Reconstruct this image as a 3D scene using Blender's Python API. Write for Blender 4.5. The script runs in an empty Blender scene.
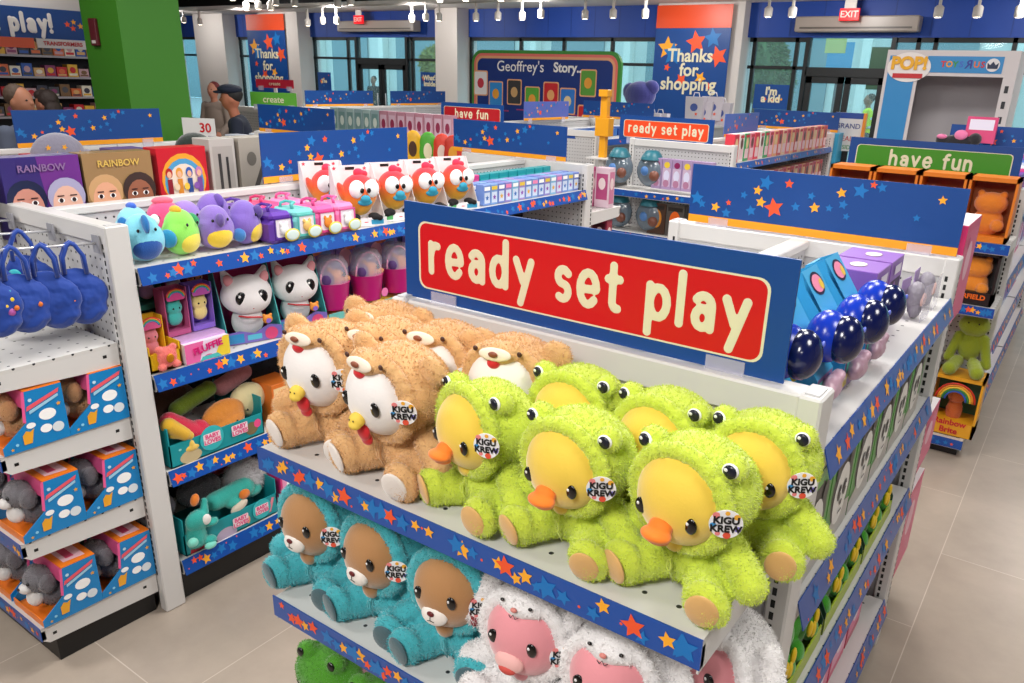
import bpy, math, random
import numpy as np
from mathutils import Matrix, Vector
R = math.radians
rnd = random.Random(7)
SC = bpy.context.scene
COL = SC.collection

# ------------------------------------------------------------------ camera
CH, CF, CXp, CYp = 1.85, 784.22, 543.29, 369.74
_yaw, _pit, _rol = R(124.117), R(20.471), R(-1.9066)
_f = Vector((math.cos(_yaw)*math.cos(_pit), math.sin(_yaw)*math.cos(_pit), -math.sin(_pit)))
_r = Vector((math.sin(_yaw), -math.cos(_yaw), 0)); _d = _f.cross(_r)
_r2 = math.cos(_rol)*_r + math.sin(_rol)*_d
_d2 = -math.sin(_rol)*_r + math.cos(_rol)*_d
cam = bpy.data.cameras.new('camera'); camo = bpy.data.objects.new('camera', cam); COL.objects.link(camo)
m3 = Matrix((_r2, -_d2, -_f)).transposed()
camo.matrix_world = Matrix.Translation((0, 0, CH)) @ m3.to_4x4()
cam.sensor_width = 36; cam.lens = CF/1024*36
cam.shift_x = -(CXp-512)/1024; cam.shift_y = (CYp-341.5)/1024
cam.clip_start = .05; cam.clip_end = 200
SC.camera = camo

def at(u, v, axis, val):
    """world point where the line of sight through photo point (u, v) meets a real plane of the shop"""
    d = _r2*((u-CXp)/CF) + _d2*((v-CYp)/CF) + _f
    c = Vector((0, 0, CH)); t = (val-c[axis])/d[axis]
    return c + d*t

# ------------------------------------------------------------------ world, lights, exposure
SC.view_settings.view_transform = 'Standard'; SC.view_settings.look = 'None'
SC.view_settings.gamma = 1; SC.view_settings.use_curve_mapping = False
SC.view_settings.exposure = -0.3
w = bpy.data.worlds.new('daylight'); SC.world = w; w.use_nodes = True
bg = w.node_tree.nodes['Background']; bg.inputs[0].default_value = (.40, .80, .95, 1); bg.inputs[1].default_value = 3.0
def area(name, loc, size, power, color=(1, .97, .93), tgt=None):
    l = bpy.data.lights.new(name, 'AREA'); l.shape = 'DISK'; l.size = size; l.energy = power; l.color = color
    o = bpy.data.objects.new(name, l); COL.objects.link(o); o.location = loc
    if tgt is not None:
        o.rotation_euler = (Vector(tgt)-Vector(loc)).to_track_quat('-Z', 'Y').to_euler()
    return o
area('overhead_light', (-.3, -1.2, 3.3), .9, 95, tgt=(-.8, 1.0, .9))
area('overhead_light', (1.4, 1.6, 3.4), .9, 50, tgt=(-.3, 1.9, .8))
area('overhead_light', (-1.6, 2.2, 3.5), .9, 60)
area('overhead_light', (-3.9, -.6, 3.5), .9, 75, tgt=(-3., 1.2, .8))
area('overhead_light', (-.6, 3.0, 3.4), .8, 45, tgt=(-2.6, 1.5, .4))  # extra lamp, added to brighten the low shelves of the left gondola
for (lx, ly, p) in ((-1.7, 5.4, 90), (-4.2, 5.0, 90), (-6.5, 2.2, 60), (1.2, 6., 80), (-3.5, 9.5, 130), (-8, 7, 110), (.8, 10.5, 110), (-10.5, 11.5, 140), (-14, 6., 60), (-17, 12, 140), (2.0, -3, 60), (-4.5, -4, 60), (-5, 13.2, 120)):
    area('overhead_light', (lx, ly, 3.6), 1.1, p)
for lx in (-23, -19.9, -16.2, -13.5, -10.2, -7.2, -4.2, -1.2, 2):
    area('front_spot', (lx, 14.1, 3.15), .35, 25, tgt=(lx, 16, 2.2))

# ------------------------------------------------------------------ materials
def lin(h):
    if isinstance(h, str):
        h = h.lstrip('#'); h = [int(h[i:i+2], 16)/255 for i in (0, 2, 4)]
    return tuple((c/12.92 if c <= .04045 else ((c+.055)/1.055)**2.4) for c in h)
MC = {}
def mat(name, c='#cccccc', rough=.5, metal=0, emit=0, alpha=1, trans=0, sheen=0, bump=0, bscale=60, var=0, vscale=6, coat=0, sss=0):
    if name in MC: return MC[name]
    m = bpy.data.materials.new(name); m.use_nodes = True; nt = m.node_tree; b = nt.nodes['Principled BSDF']
    col = (*lin(c), 1)
    b.inputs['Base Color'].default_value = col; b.inputs['Roughness'].default_value = rough; b.inputs['Metallic'].default_value = metal
    b.inputs['Alpha'].default_value = alpha; b.inputs['Transmission Weight'].default_value = trans
    b.inputs['Sheen Weight'].default_value = sheen; b.inputs['Coat Weight'].default_value = coat
    if trans: b.inputs['IOR'].default_value = 1.1
    if emit:
        b.inputs['Emission Color'].default_value = col; b.inputs['Emission Strength'].default_value = emit
    if bump or var:
        tc = nt.nodes.new('ShaderNodeTexCoord')
    if bump:
        n = nt.nodes.new('ShaderNodeTexNoise'); n.inputs['Scale'].default_value = bscale; n.inputs['Detail'].default_value = 4
        bp = nt.nodes.new('ShaderNodeBump'); bp.inputs['Strength'].default_value = bump; bp.inputs['Distance'].default_value = .004
        nt.links.new(tc.outputs['Object'], n.inputs['Vector']); nt.links.new(n.outputs[0], bp.inputs['Height']); nt.links.new(bp.outputs[0], b.inputs['Normal'])
    if var:
        n2 = nt.nodes.new('ShaderNodeTexNoise'); n2.inputs['Scale'].default_value = vscale; n2.inputs['Detail'].default_value = 5
        mx = nt.nodes.new('ShaderNodeMix'); mx.data_type = 'RGBA'; mx.inputs[6].default_value = tuple(x*(1-var) for x in col[:3])+(1,); mx.inputs[7].default_value = tuple(min(1, x*(1+var)) for x in col[:3])+(1,)
        nt.links.new(tc.outputs['Object'], n2.inputs['Vector']); nt.links.new(n2.outputs[0], mx.inputs[0]); nt.links.new(mx.outputs[2], b.inputs['Base Color'])
    MC[name] = m; return m
def hx(c, rough=.5, **k):
    return mat('paint_%s_%d%s' % (c.lstrip('#'), rough*100, ''.join(sorted(k))), c, rough, **k)

def holes_mat(name, c, pitch, radius, hole='#2a2a2e', rough=.4):
    """painted metal with a square grid of punched round holes, in object coordinates"""
    if name in MC: return MC[name]
    m = mat(name, c, rough); nt = m.node_tree; b = nt.nodes['Principled BSDF']; L = nt.links.new
    tc = nt.nodes.new('ShaderNodeTexCoord'); g = nt.nodes.new('ShaderNodeNewGeometry')
    sx = nt.nodes.new('ShaderNodeSeparateXYZ'); L(tc.outputs['Object'], sx.inputs[0])
    sn = nt.nodes.new('ShaderNodeSeparateXYZ'); L(g.outputs['True Normal'], sn.inputs[0])
    def M(op, a, b_=None, c_=None):
        n = nt.nodes.new('ShaderNodeMath'); n.operation = op
        for i, x in enumerate((a, b_, c_)):
            if x is None: continue
            if isinstance(x, (int, float)): n.inputs[i].default_value = x
            else: L(x, n.inputs[i])
        return n.outputs[0]
    ds = []
    for i in range(3):
        f = M('SUBTRACT', M('FRACT', M('DIVIDE', sx.outputs[i], pitch)), .5)
        f = M('MULTIPLY', f, pitch)
        k = M('SUBTRACT', 1, M('GREATER_THAN', M('ABSOLUTE', sn.outputs[i]), .7))   # ignore the axis along the normal
        f = M('MULTIPLY', f, k); ds.append(M('MULTIPLY', f, f))
    d = M('ADD', M('ADD', ds[0], ds[1]), ds[2])
    h = M('LESS_THAN', d, radius*radius)
    mx = nt.nodes.new('ShaderNodeMix'); mx.data_type = 'RGBA'; mx.inputs[6].default_value = (*lin(c), 1); mx.inputs[7].default_value = (*lin(hole), 1)
    L(h, mx.inputs[0]); L(mx.outputs[2], b.inputs['Base Color'])
    return m

WHITE = mat('white_enamel', '#d6d4d2', .35)
GREYM = mat('light_grey_enamel', '#c9c9cb', .4)
PEG = holes_mat('pegboard_enamel', '#bfbebf', .030, .0042)
PEGD = holes_mat('pegboard_black_and_shade', '#26262b', .034, .0042, '#060607')  # black panel, with the shade between shelves put into its colour
SHELFM = holes_mat('punched_shelf_enamel', '#d2d0cd', .055, .0042)
BLACK = mat('black_metal', '#121214', .45)
BLUE = mat('sign_blue', '#06438c', .45)
ORSTR = mat('sign_orange', '#f5a21c', .45)
STY = mat('star_yellow', '#fbad2a', .45); STO = mat('star_orange', '#f2562a', .45); STB = mat('star_blue', '#1273bd', .45)
CREAM = mat('cream_print', '#e4ddbd', .45); SRED = mat('sign_red', '#cf0a18', .4)
CLEAR = mat('clear_plastic', '#e8e4f4', .12, alpha=.3)
EYEB = mat('glossy_black', '#0b0809', .12, coat=.5); EYEW = mat('eye_white_glint', '#f8f8f8', .3)  # white serves eye whites and the glints coloured onto dark eyes

# ------------------------------------------------------------------ mesh building
class MB:
    def __init__(s): s.v = []; s.f = []; s.mi = []; s.sm = []; s.mats = []; s.T = None
    def slot(s, m):
        if m not in s.mats: s.mats.append(m)
        return s.mats.index(m)
    def add(s, vs, fs, m, smooth=False):
        o = len(s.v); k = s.slot(m)
        for p in vs:
            p = Vector(p)
            if s.T is not None: p = s.T @ p
            s.v.append(p[:])
        for f in fs: s.f.append([o+i for i in f]); s.mi.append(k); s.sm.append(smooth)
        return s
    def box(s, x0, x1, y0, y1, z0, z1, m, b=0):
        if b <= 0:
            vs = [(x, y, z) for z in (z0, z1) for (x, y) in ((x0, y0), (x1, y0), (x1, y1), (x0, y1))]
            return s.add(vs, [(3, 2, 1, 0), (4, 5, 6, 7), (0, 1, 5, 4), (1, 2, 6, 5), (2, 3, 7, 6), (3, 0, 4, 7)], m)
        b = min(b, (x1-x0)/2.01, (y1-y0)/2.01, (z1-z0)/2.01)
        vs = []; idx = {}
        X = (x0, x1); Y = (y0, y1); Z = (z0, z1); S = (1, -1)
        for i in (0, 1):
            for j in (0, 1):
                for k in (0, 1):
                    for a in range(3):
                        d = [b, b, b]; d[a] = 0
                        idx[i, j, k, a] = len(vs); vs.append((X[i]+S[i]*d[0], Y[j]+S[j]*d[1], Z[k]+S[k]*d[2]))
        fs = []
        g = lambda i, j, k, a: idx[i, j, k, a]
        for i in (0, 1):
            q = [g(i, 0, 0, 0), g(i, 1, 0, 0), g(i, 1, 1, 0), g(i, 0, 1, 0)]; fs.append(q if i else q[::-1])
            q = [g(0, i, 0, 1), g(0, i, 1, 1), g(1, i, 1, 1), g(1, i, 0, 1)]; fs.append(q if i else q[::-1])
            q = [g(0, 0, i, 2), g(1, 0, i, 2), g(1, 1, i, 2), g(0, 1, i, 2)]; fs.append(q if i else q[::-1])
        for i in (0, 1):
            for j in (0, 1):
                q = [g(i, j, 0, 0), g(i, j, 1, 0), g(i, j, 1, 1), g(i, j, 0, 1)]; fs.append(q[::-1] if i == j else q)
                q = [g(i, 0, j, 0), g(i, 0, j, 2), g(i, 1, j, 2), g(i, 1, j, 0)]; fs.append(q[::-1] if i == j else q)
                q = [g(0, i, j, 1), g(1, i, j, 1), g(1, i, j, 2), g(0, i, j, 2)]; fs.append(q[::-1] if i == j else q)
                for k in (0, 1):
                    q = [g(i, j, k, 0), g(i, j, k, 1), g(i, j, k, 2)]; fs.append(q if (i+j+k) % 2 == 1 else q[::-1])
        return s.add(vs, fs, m)
    def prism(s, pts, lo, hi, m, plane='xz', mside=None):
        """polygon pts extruded from lo to hi along the third axis"""
        n = len(pts)
        A = sum(pts[i][0]*pts[(i+1) % n][1]-pts[(i+1) % n][0]*pts[i][1] for i in range(n))
        if A < 0: pts = pts[::-1]
        def P(p, t): return {'xz': (p[0], t, p[1]), 'xy': (p[0], p[1], t), 'yz': (t, p[0], p[1])}[plane]
        vs = [P(p, lo) for p in pts]+[P(p, hi) for p in pts]
        bot = list(range(n))[::-1]; top = list(range(n, 2*n))
        sd = [(i, (i+1) % n, n+(i+1) % n, n+i) for i in range(n)]
        if plane == 'xz': bot = bot[::-1]; top = top[::-1]; sd = [q[::-1] for q in sd]
        s.add(vs, [bot, top], m)
        return s.add(vs, sd, mside or m)
    def flat(s, pts, m):
        return s.add(pts, [list(range(len(pts)))], m)
    def ell(s, c, r, m, seg=20, rings=12, rot=None, zmin=-1, zmax=1):
        if not hasattr(r, '__len__'): r = (r, r, r)
        q = rot if rot is not None else Matrix.Identity(3)
        vs = []; fs = []
        a0 = math.asin(max(-1, zmin)); a1 = math.asin(min(1, zmax))
        for i in range(rings+1):
            t = a0+(a1-a0)*i/rings
            for j in range(seg):
                a = 2*math.pi*j/seg
                p = q @ Vector((r[0]*math.cos(t)*math.cos(a), r[1]*math.cos(t)*math.sin(a), r[2]*math.sin(t)))
                vs.append((c[0]+p.x, c[1]+p.y, c[2]+p.z))
        for i in range(rings):
            for j in range(seg):
                a = i*seg+j; b = i*seg+(j+1) % seg
                fs.append((a, b, b+seg, a+seg))
        if zmin > -1: fs.append(list(range(seg))[::-1])
        if zmax < 1: fs.append(list(range(rings*seg, (rings+1)*seg)))
        return s.add(vs, fs, m, True)
    def lathe(s, prof, c, m, seg=24, axis='z', smooth=True):
        vs = []; fs = []; n = len(prof)
        for (r, h) in prof:
            for j in range(seg):
                a = 2*math.pi*j/seg; x, y = r*math.cos(a), r*math.sin(a)
                p = {'z': (x, y, h), 'y': (x, h, -y), 'x': (h, x, y)}[axis]
                vs.append((c[0]+p[0], c[1]+p[1], c[2]+p[2]))
        for i in range(n-1):
            for j in range(seg):
                a = i*seg+j; b = i*seg+(j+1) % seg; fs.append((a, b, b+seg, a+seg))
        s.add(vs, fs, m, smooth)
        if prof[0][0] > 1e-5: s.add(vs[:seg], [list(range(seg))[::-1]], m)
        if prof[-1][0] > 1e-5: s.add(vs[-seg:], [list(range(seg))], m)
        return s
    def tube(s, pts, r, m, seg=8, closed=False):
        pts = [Vector(p) for p in pts]; n = len(pts); vs = []; fs = []
        up = None
        for i, p in enumerate(pts):
            a = pts[(i-1) % n] if (closed or i) else p; b = pts[(i+1) % n] if (closed or i < n-1) else p
            t = (b-a).normalized()
            if up is None: up = t.orthogonal().normalized()
            up = (up-t*up.dot(t)).normalized(); sd = t.cross(up)
            rr = r[i] if hasattr(r, '__len__') else r
            for j in range(seg):
                k = 2*math.pi*j/seg; vs.append(p+up*rr*math.cos(k)+sd*rr*math.sin(k))
        for i in range(n if closed else n-1):
            for j in range(seg):
                a = i*seg+j; b = i*seg+(j+1) % seg; c = ((i+1) % n)*seg
                fs.append((a, b, c+(j+1) % seg, c+j))
        if not closed: fs += [list(range(seg))[::-1], list(range((n-1)*seg, n*seg))]
        return s.add([v[:] for v in vs], fs, m, True)
    def star(s, u, v, r, y, m, rot=0, inner=.48, n=5):
        pts = []
        for i in range(2*n):
            a = math.pi/2+rot+i*math.pi/n; q = r if i % 2 == 0 else r*inner
            pts.append((u+q*math.cos(a), y, v+q*math.sin(a)))
        return s.flat(pts, m)
    def disc(s, u, v, ru, rv, y, m, n=20):
        return s.flat([(u+ru*math.cos(2*math.pi*i/n), y, v+rv*math.sin(2*math.pi*i/n)) for i in range(n)], m)
    def rrect(s, x0, x1, z0, z1, r, y, m, n=5):
        return s.flat([(p[0], y, p[1]) for p in rr_pts(x0, x1, z0, z1, r, n)], m)
    def build(s, name, parent=None, label=None, loc=None):
        me = bpy.data.meshes.new(name); me.from_pydata(s.v, [], s.f)
        for m in s.mats: me.materials.append(m)
        me.polygons.foreach_set('material_index', s.mi); me.polygons.foreach_set('use_smooth', s.sm); me.update()
        return link(name, me, parent, label, loc)
def rr_pts(x0, x1, z0, z1, r, n=5):
    pts = []
    for (cx, cz, a0) in ((x1-r, z1-r, 0), (x0+r, z1-r, 90), (x0+r, z0+r, 180), (x1-r, z0+r, 270)):
        for i in range(n+1):
            a = R(a0+90*i/n); pts.append((cx+r*math.cos(a), cz+r*math.sin(a)))
    return pts
def link(name, data, parent=None, label=None, loc=None):
    o = bpy.data.objects.new(name, data); COL.objects.link(o)
    if parent is not None: o.parent = parent
    if label: o['label'] = label
    if loc is not None: o.location = loc
    return o
def thing(name, label, cat, loc=(0, 0, 0), rz=0, group=None):
    o = bpy.data.objects.new(name, None); COL.objects.link(o); o.empty_display_size = .05
    o.location = loc; o.rotation_euler = (0, 0, rz); o['label'] = label; o['category'] = cat
    if group: o['group'] = group
    return o
def tag(o, label, cat, group=None, loc=None, rz=None):
    o['label'] = label; o['category'] = cat
    if group: o['group'] = group
    if loc is not None: o.location = loc
    if rz is not None: o.rotation_euler[2] = rz
    return o
def struct(name, mb, label=None):
    o = mb.build(name); o['kind'] = 'structure'
    if label: o['label'] = label
    return o
def kids(o): return [c for c in bpy.data.objects if c.parent is o]
def dup(root, label, loc, rz=0, scale=None, group=None):
    def cp(o, par):
        c = o.copy(); COL.objects.link(c)
        if par is not None: c.parent = par
        for k in kidmap[o.name]: cp(k, c)
        return c
    kidmap = {}
    def walk(o):
        kidmap[o.name] = kids(o)
        for k in kidmap[o.name]: walk(k)
    walk(root)
    r = cp(root, None); r.location = loc; r.rotation_euler = (0, 0, rz) if not hasattr(rz, '__len__') else rz
    r['label'] = label
    if group: r['group'] = group
    if scale: r.scale = (scale,)*3 if not hasattr(scale, '__len__') else scale
    return r
class Kit:
    """first call places the prototype itself, later calls place copies of it"""
    def __init__(s, root): s.root = root; s.used = False
    def put(s, label, loc, rz=0, scale=None, group=None):
        if not s.used:
            s.used = True; o = s.root; o.location = loc; o.rotation_euler = (0, 0, rz) if not hasattr(rz, '__len__') else rz
            o['label'] = label
            if group: o['group'] = group
            if scale: o.scale = (scale,)*3 if not hasattr(scale, '__len__') else scale
            return o
        return dup(s.root, label, loc, rz, scale, group)

def eval_mesh(o):
    dg = bpy.context.evaluated_depsgraph_get(); dg.update()
    return bpy.data.meshes.new_from_object(o.evaluated_get(dg))
def text(body, size, m, parent, loc, rz=0, rx=math.pi/2, off=.0, ext=.0006, bev=0, name='lettering', align='CENTER', sx=1, ry=0, label=None, space=1):
    cu = bpy.data.curves.new('lettering', 'FONT'); cu.body = body; cu.size = size; cu.align_x = align; cu.align_y = 'CENTER'
    cu.offset = off; cu.extrude = ext; cu.bevel_depth = bev; cu.bevel_resolution = 2; cu.resolution_u = 4; cu.space_character = space
    t = bpy.data.objects.new('tmp_text', cu); COL.objects.link(t)
    me = eval_mesh(t); bpy.data.objects.remove(t); bpy.data.curves.remove(cu)
    me.materials.clear(); me.materials.append(m)
    o = link(name, me, parent, label, loc); o.rotation_euler = (rx, ry, rz); o.scale = (sx, 1, 1)
    return o

def arc(cx, cy, rx, ry, a0, a1, n=8):
    return [(cx+rx*math.cos(R(a0+(a1-a0)*i/n)), cy+ry*math.sin(R(a0+(a1-a0)*i/n))) for i in range(n+1)]
GLY = {
 'r': (.5, [[(0, 0), (0, 1)], [(0, .55), (.08, .82), (.25, .97), (.42, .95)]]),
 'e': (.84, [[(.06, .47), (.80, .50)]+arc(.42, .5, .40, .52, 5, 318, 14)]),
 'a': (.74, [[(.08, .84)]+arc(.36, .66, .34, .31, 120, 0, 6)+[(.7, 0)], arc(.36, .3, .3, .29, 0, 360, 12)]),
 'd': (.82, [arc(.38, .47, .36, .46, 0, 360, 14), [(.76, 1.5), (.76, 0)]]),
 'y': (.8, [[(0, 1), (.38, .3)], [(.8, 1), (.27, -.45)]]),
 's': (.64, [[(.58, .86)]+arc(.33, .74, .26, .24, 70, 250, 7)+arc(.33, .25, .28, .25, 70, -130, 8)]),
 't': (.55, [[(.22, 1.38), (.22, .3)]+arc(.42, .25, .2, .23, 190, 290, 4), [(0, .95), (.52, .97)]]),
 'p': (.82, [arc(.4, .5, .37, .46, 0, 360, 14), [(0, 1), (0, -.48)]]),
 'l': (.06, [[(0, 1.5), (0, 0)]]),
 'h': (.72, [[(0, 1.5), (0, 0)], [(0, .5)]+arc(.35, .6, .33, .37, 160, 0, 8)+[(.68, 0)]]),
 'v': (.74, [[(0, 1), (.36, .04), (.74, 1)]]),
 'f': (.5, [[(.52, 1.42)]+arc(.42, 1.15, .24, .28, 80, 180, 5)+[(.18, 0)], [(0, .93), (.48, .95)]]),
 'u': (.7, [[(0, 1), (0, .4)]+arc(.33, .36, .33, .34, 180, 340, 7), [(.68, 1), (.68, 0)]]),
 'n': (.7, [[(0, 1), (0, 0)], [(0, .5)]+arc(.34, .6, .33, .37, 160, 0, 8)+[(.67, 0)]]),
 ' ': (.3, []), 'c': (.7, [arc(.38, .5, .36, .47, 50, 310, 12)]), '!': (.06, [[(0, 1.5), (0, .5)], [(0, .05), (0, .04)]]), '.': (.1, [[(.05, .05), (.05, .04)]])}
def strokes(body, xh, m, parent, loc, rad=.23, gap=.62, width=0, name='lettering', rz=0, thick=.0016):
    """rounded brush lettering centred on loc, facing -y"""
    W = sum(GLY[c][0]+gap for c in body)-gap; parts = []; x = -W/2; r = rad*xh
    fx = (width-2*r)/(W*xh) if width else 1
    for c in body:
        adv, ps = GLY[c]
        for p in ps:
            q = [((x+u)*xh*fx, 0, (v-.5)*xh) for u, v in p]
            for i in range(len(q)-1): parts.append(('c', q[i], q[i+1], r, r))
        x += adv+gap
    me = blob(parts, m, r*.22, 0, 10, 1)
    n = len(me.vertices); co = np.empty(n*3); me.vertices.foreach_get('co', co); co = co.reshape(-1, 3)
    co[:, 1] *= thick/r; me.vertices.foreach_set('co', co.reshape(-1)); me.update()
    return link(name, me, parent, None, loc)
def blob(parts, m, voxel=.004, noise=.0, nscale=60, smooth=4, extra=None):
    """melt ellipsoids / capsules into one continuous skin; returns a mesh"""
    mb = MB()
    for p in parts:
        if p[0] == 'e': mb.ell(p[1], p[2], m, 24, 16, p[3] if len(p) > 3 else None)
        else:
            a, b, ra, rb = Vector(p[1]), Vector(p[2]), p[3], p[4]; n = max(3, int((b-a).length/(min(ra, rb)*.5))+1)
            for i in range(n+1):
                t = i/n; mb.ell((a*(1-t)+b*t)[:], ra*(1-t)+rb*t, m, 16, 10)
    o = mb.build('tmp')
    r = o.modifiers.new('r', 'REMESH'); r.mode = 'VOXEL'; r.voxel_size = voxel; r.use_smooth_shade = True
    s = o.modifiers.new('s', 'SMOOTH'); s.iterations = smooth; s.factor = .5
    if noise:
        tx = bpy.data.textures.new('n', 'CLOUDS'); tx.noise_scale = 1/nscale; tx.noise_depth = 2
        d = o.modifiers.new('d', 'DISPLACE'); d.texture = tx; d.strength = noise; d.mid_level = .5
    me = eval_mesh(o); old = o.data; bpy.data.objects.remove(o); bpy.data.meshes.remove(old)
    me.polygons.foreach_set('use_smooth', [True]*len(me.polygons))
    if not me.materials: me.materials.append(m)
    return me
def fur(me, n, length=.006, width=.0011, seed=1, droop=.35, keep=None):
    """pile: short tapering hairs grown out of the skin, in the same mesh"""
    rg = np.random.default_rng(seed)
    me.calc_loop_triangles(); nt = len(me.loop_triangles)
    tri = np.empty(nt*3, int); me.loop_triangles.foreach_get('vertices', tri); tri = tri.reshape(-1, 3)
    co = np.empty(len(me.vertices)*3); me.vertices.foreach_get('co', co); co = co.reshape(-1, 3)
    A, B, Cc = co[tri[:, 0]], co[tri[:, 1]], co[tri[:, 2]]
    N = np.cross(B-A, Cc-A); ar = np.linalg.norm(N, axis=1); N = N/(ar[:, None]+1e-12)
    pk = rg.choice(nt, n, p=ar/ar.sum()); u = rg.random((n, 1)); v = rg.random((n, 1)); fl = (u+v) > 1; u = np.where(fl, 1-u, u); v = np.where(fl, 1-v, v)
    P = A[pk]+(B[pk]-A[pk])*u+(Cc[pk]-A[pk])*v; Nn = N[pk]
    if keep is not None:
        k = keep(P); P = P[k]; Nn = Nn[k]
    n = len(P)
    D = Nn+rg.normal(0, .45, (n, 3)); D[:, 2] -= droop; D /= np.linalg.norm(D, axis=1)[:, None]
    S = np.cross(D, rg.normal(0, 1, (n, 3))); S /= np.linalg.norm(S, axis=1)[:, None]
    Ln = length*(.6+.8*rg.random((n, 1)))
    V = np.stack([P-S*width-Nn*.0008, P+S*width-Nn*.0008, P+D*Ln], 1).reshape(-1, 3)
    nv = len(co); fs = [tuple(p.vertices) for p in me.polygons]
    allv = np.vstack([co, V]); base = nv
    nm = bpy.data.meshes.new('fur')
    f2 = np.arange(base, base+3*n).reshape(-1, 3).tolist()
    nm.from_pydata(allv.tolist(), [], fs+f2)
    for mt in me.materials: nm.materials.append(mt)
    nm.polygons.foreach_set('use_smooth', [True]*len(nm.polygons)); nm.update()
    bpy.data.meshes.remove(me)
    return nm
def Rx(a): return Matrix.Rotation(R(a), 3, 'X')
def Ry(a): return Matrix.Rotation(R(a), 3, 'Y')
def Rz(a): return Matrix.Rotation(R(a), 3, 'Z')

# ================================================================== THE ROOM
YW = 16.0
def floor_mat():
    m = mat('stone_floor_tiles', '#a89d92', .33); nt = m.node_tree; b = nt.nodes['Principled BSDF']; L = nt.links.new
    tc = nt.nodes.new('ShaderNodeTexCoord'); mp = nt.nodes.new('ShaderNodeMapping'); L(tc.outputs['Object'], mp.inputs[0])
    mp.inputs['Rotation'].default_value = (0, 0, R(90)); mp.inputs['Location'].default_value = (.35, .19, 0)
    br = nt.nodes.new('ShaderNodeTexBrick'); L(mp.outputs[0], br.inputs[0]); br.offset = .5
    br.inputs['Scale'].default_value = 1; br.inputs['Brick Width'].default_value = 1.2; br.inputs['Row Height'].default_value = .6
    br.inputs['Mortar Size'].default_value = .0018; br.inputs['Mortar Smooth'].default_value = .1
    br.inputs['Color1'].default_value = (*lin('#ac9e90'), 1); br.inputs['Color2'].default_value = (*lin('#b0a396'), 1); br.inputs['Mortar'].default_value = (*lin('#cfc4b8'), 1)
    n = nt.nodes.new('ShaderNodeTexNoise'); n.inputs['Scale'].default_value = 2.4; n.inputs['Detail'].default_value = 7; n.inputs['Roughness'].default_value = .62; L(tc.outputs['Object'], n.inputs['Vector'])
    cr = nt.nodes.new('ShaderNodeValToRGB'); cr.color_ramp.elements[0].position = .3; cr.color_ramp.elements[0].color = (.82, .81, .8, 1); cr.color_ramp.elements[1].position = .7; cr.color_ramp.elements[1].color = (1.08, 1.07, 1.06, 1)
    L(n.outputs[0], cr.inputs[0])
    mx = nt.nodes.new('ShaderNodeMix'); mx.data_type = 'RGBA'; mx.blend_type = 'MULTIPLY'; mx.inputs[0].default_value = 1
    L(br.outputs[0], mx.inputs[6]); L(cr.outputs[0], mx.inputs[7]); L(mx.outputs[2], b.inputs['Base Color'])
    return m
X0, X1, Y0 = -29.0, 8.0, -8.0
struct('floor', MB().box(X0, X1, Y0, YW+.3, -.1, 0, floor_mat()))
struct('ceiling', MB().box(X0, X1, Y0, 13.6, 4.3, 4.4, mat('black_ceiling', '#17161a', .8)))
cb = MB(); sof = mat('soffit_white', '#cfc8c4', .7)
cb.box(X0, X1, 13.6, YW+.3, 3.32, 3.42, sof); cb.box(X0, X1, 13.55, 13.62, 3.32, 4.35, mat('black_ceiling'))
struct('trim_soffit', cb)
wall = mat('warm_white_wall', '#dad2cc', .7)
struct('wall_right', MB().box(X1, X1+.1, Y0, YW+.3, 0, 4.4, wall))
struct('wall_front', MB().box(X0, X1, Y0-.1, Y0, 0, 4.4, wall))
struct('wall_side', MB().box(X0-.1, X0, Y0, YW+.3, 0, 4.4, wall))
lw = MB().box(-14.2, -14.0, Y0, 8.6, 0, 4.3, wall)
struct('wall_left', lw)
# ================================================================== SHELVING
def stars_on(mb, L, z0, z1, y, n, seed, x0=0, clip=True):
    """printed stars strewn over a strip (faces -Y)"""
    rg = random.Random(seed); h = z1-z0; k = 0; lay = 0; xs = []
    for i in range(n*4):
        if len(xs) >= n: break
        t = rg.random(); x = x0+rg.uniform(.01, L-.01)
        if any(abs(x-q) < .52*L/n for q in xs): continue
        xs.append(x)
        if t < .30: r, m = rg.uniform(.2, .46)*h, STB
        elif t < .62: r, m = rg.uniform(.2, .38)*h, STY
        elif t < .88: r, m = rg.uniform(.18, .45)*h, STO
        else:
            mb.disc(x, rg.uniform(z0+.08*h, z1-.08*h), .05*h, .05*h, y-.0006, STO, 10); continue
        r = min(r, .46*h); z = rg.uniform(z0+r, z1-r); x = min(max(x, x0+r), x0+L-r); lay += 1
        mb.star(x, z, r, y-.0005-.00002*lay, m, rg.uniform(-.4, .4))
STRIPM = mat('strip_blue', '#0a4aa0', .32, coat=.3)
RZ90 = Matrix.Rotation(R(90), 4, 'Z'); RZM90 = Matrix.Rotation(R(-90), 4, 'Z'); RZ180 = Matrix.Rotation(R(180), 4, 'Z')
FACE = {'-y': Matrix.Identity(4), '+x': RZ90, '+y': RZ180, '-x': RZM90}

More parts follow.
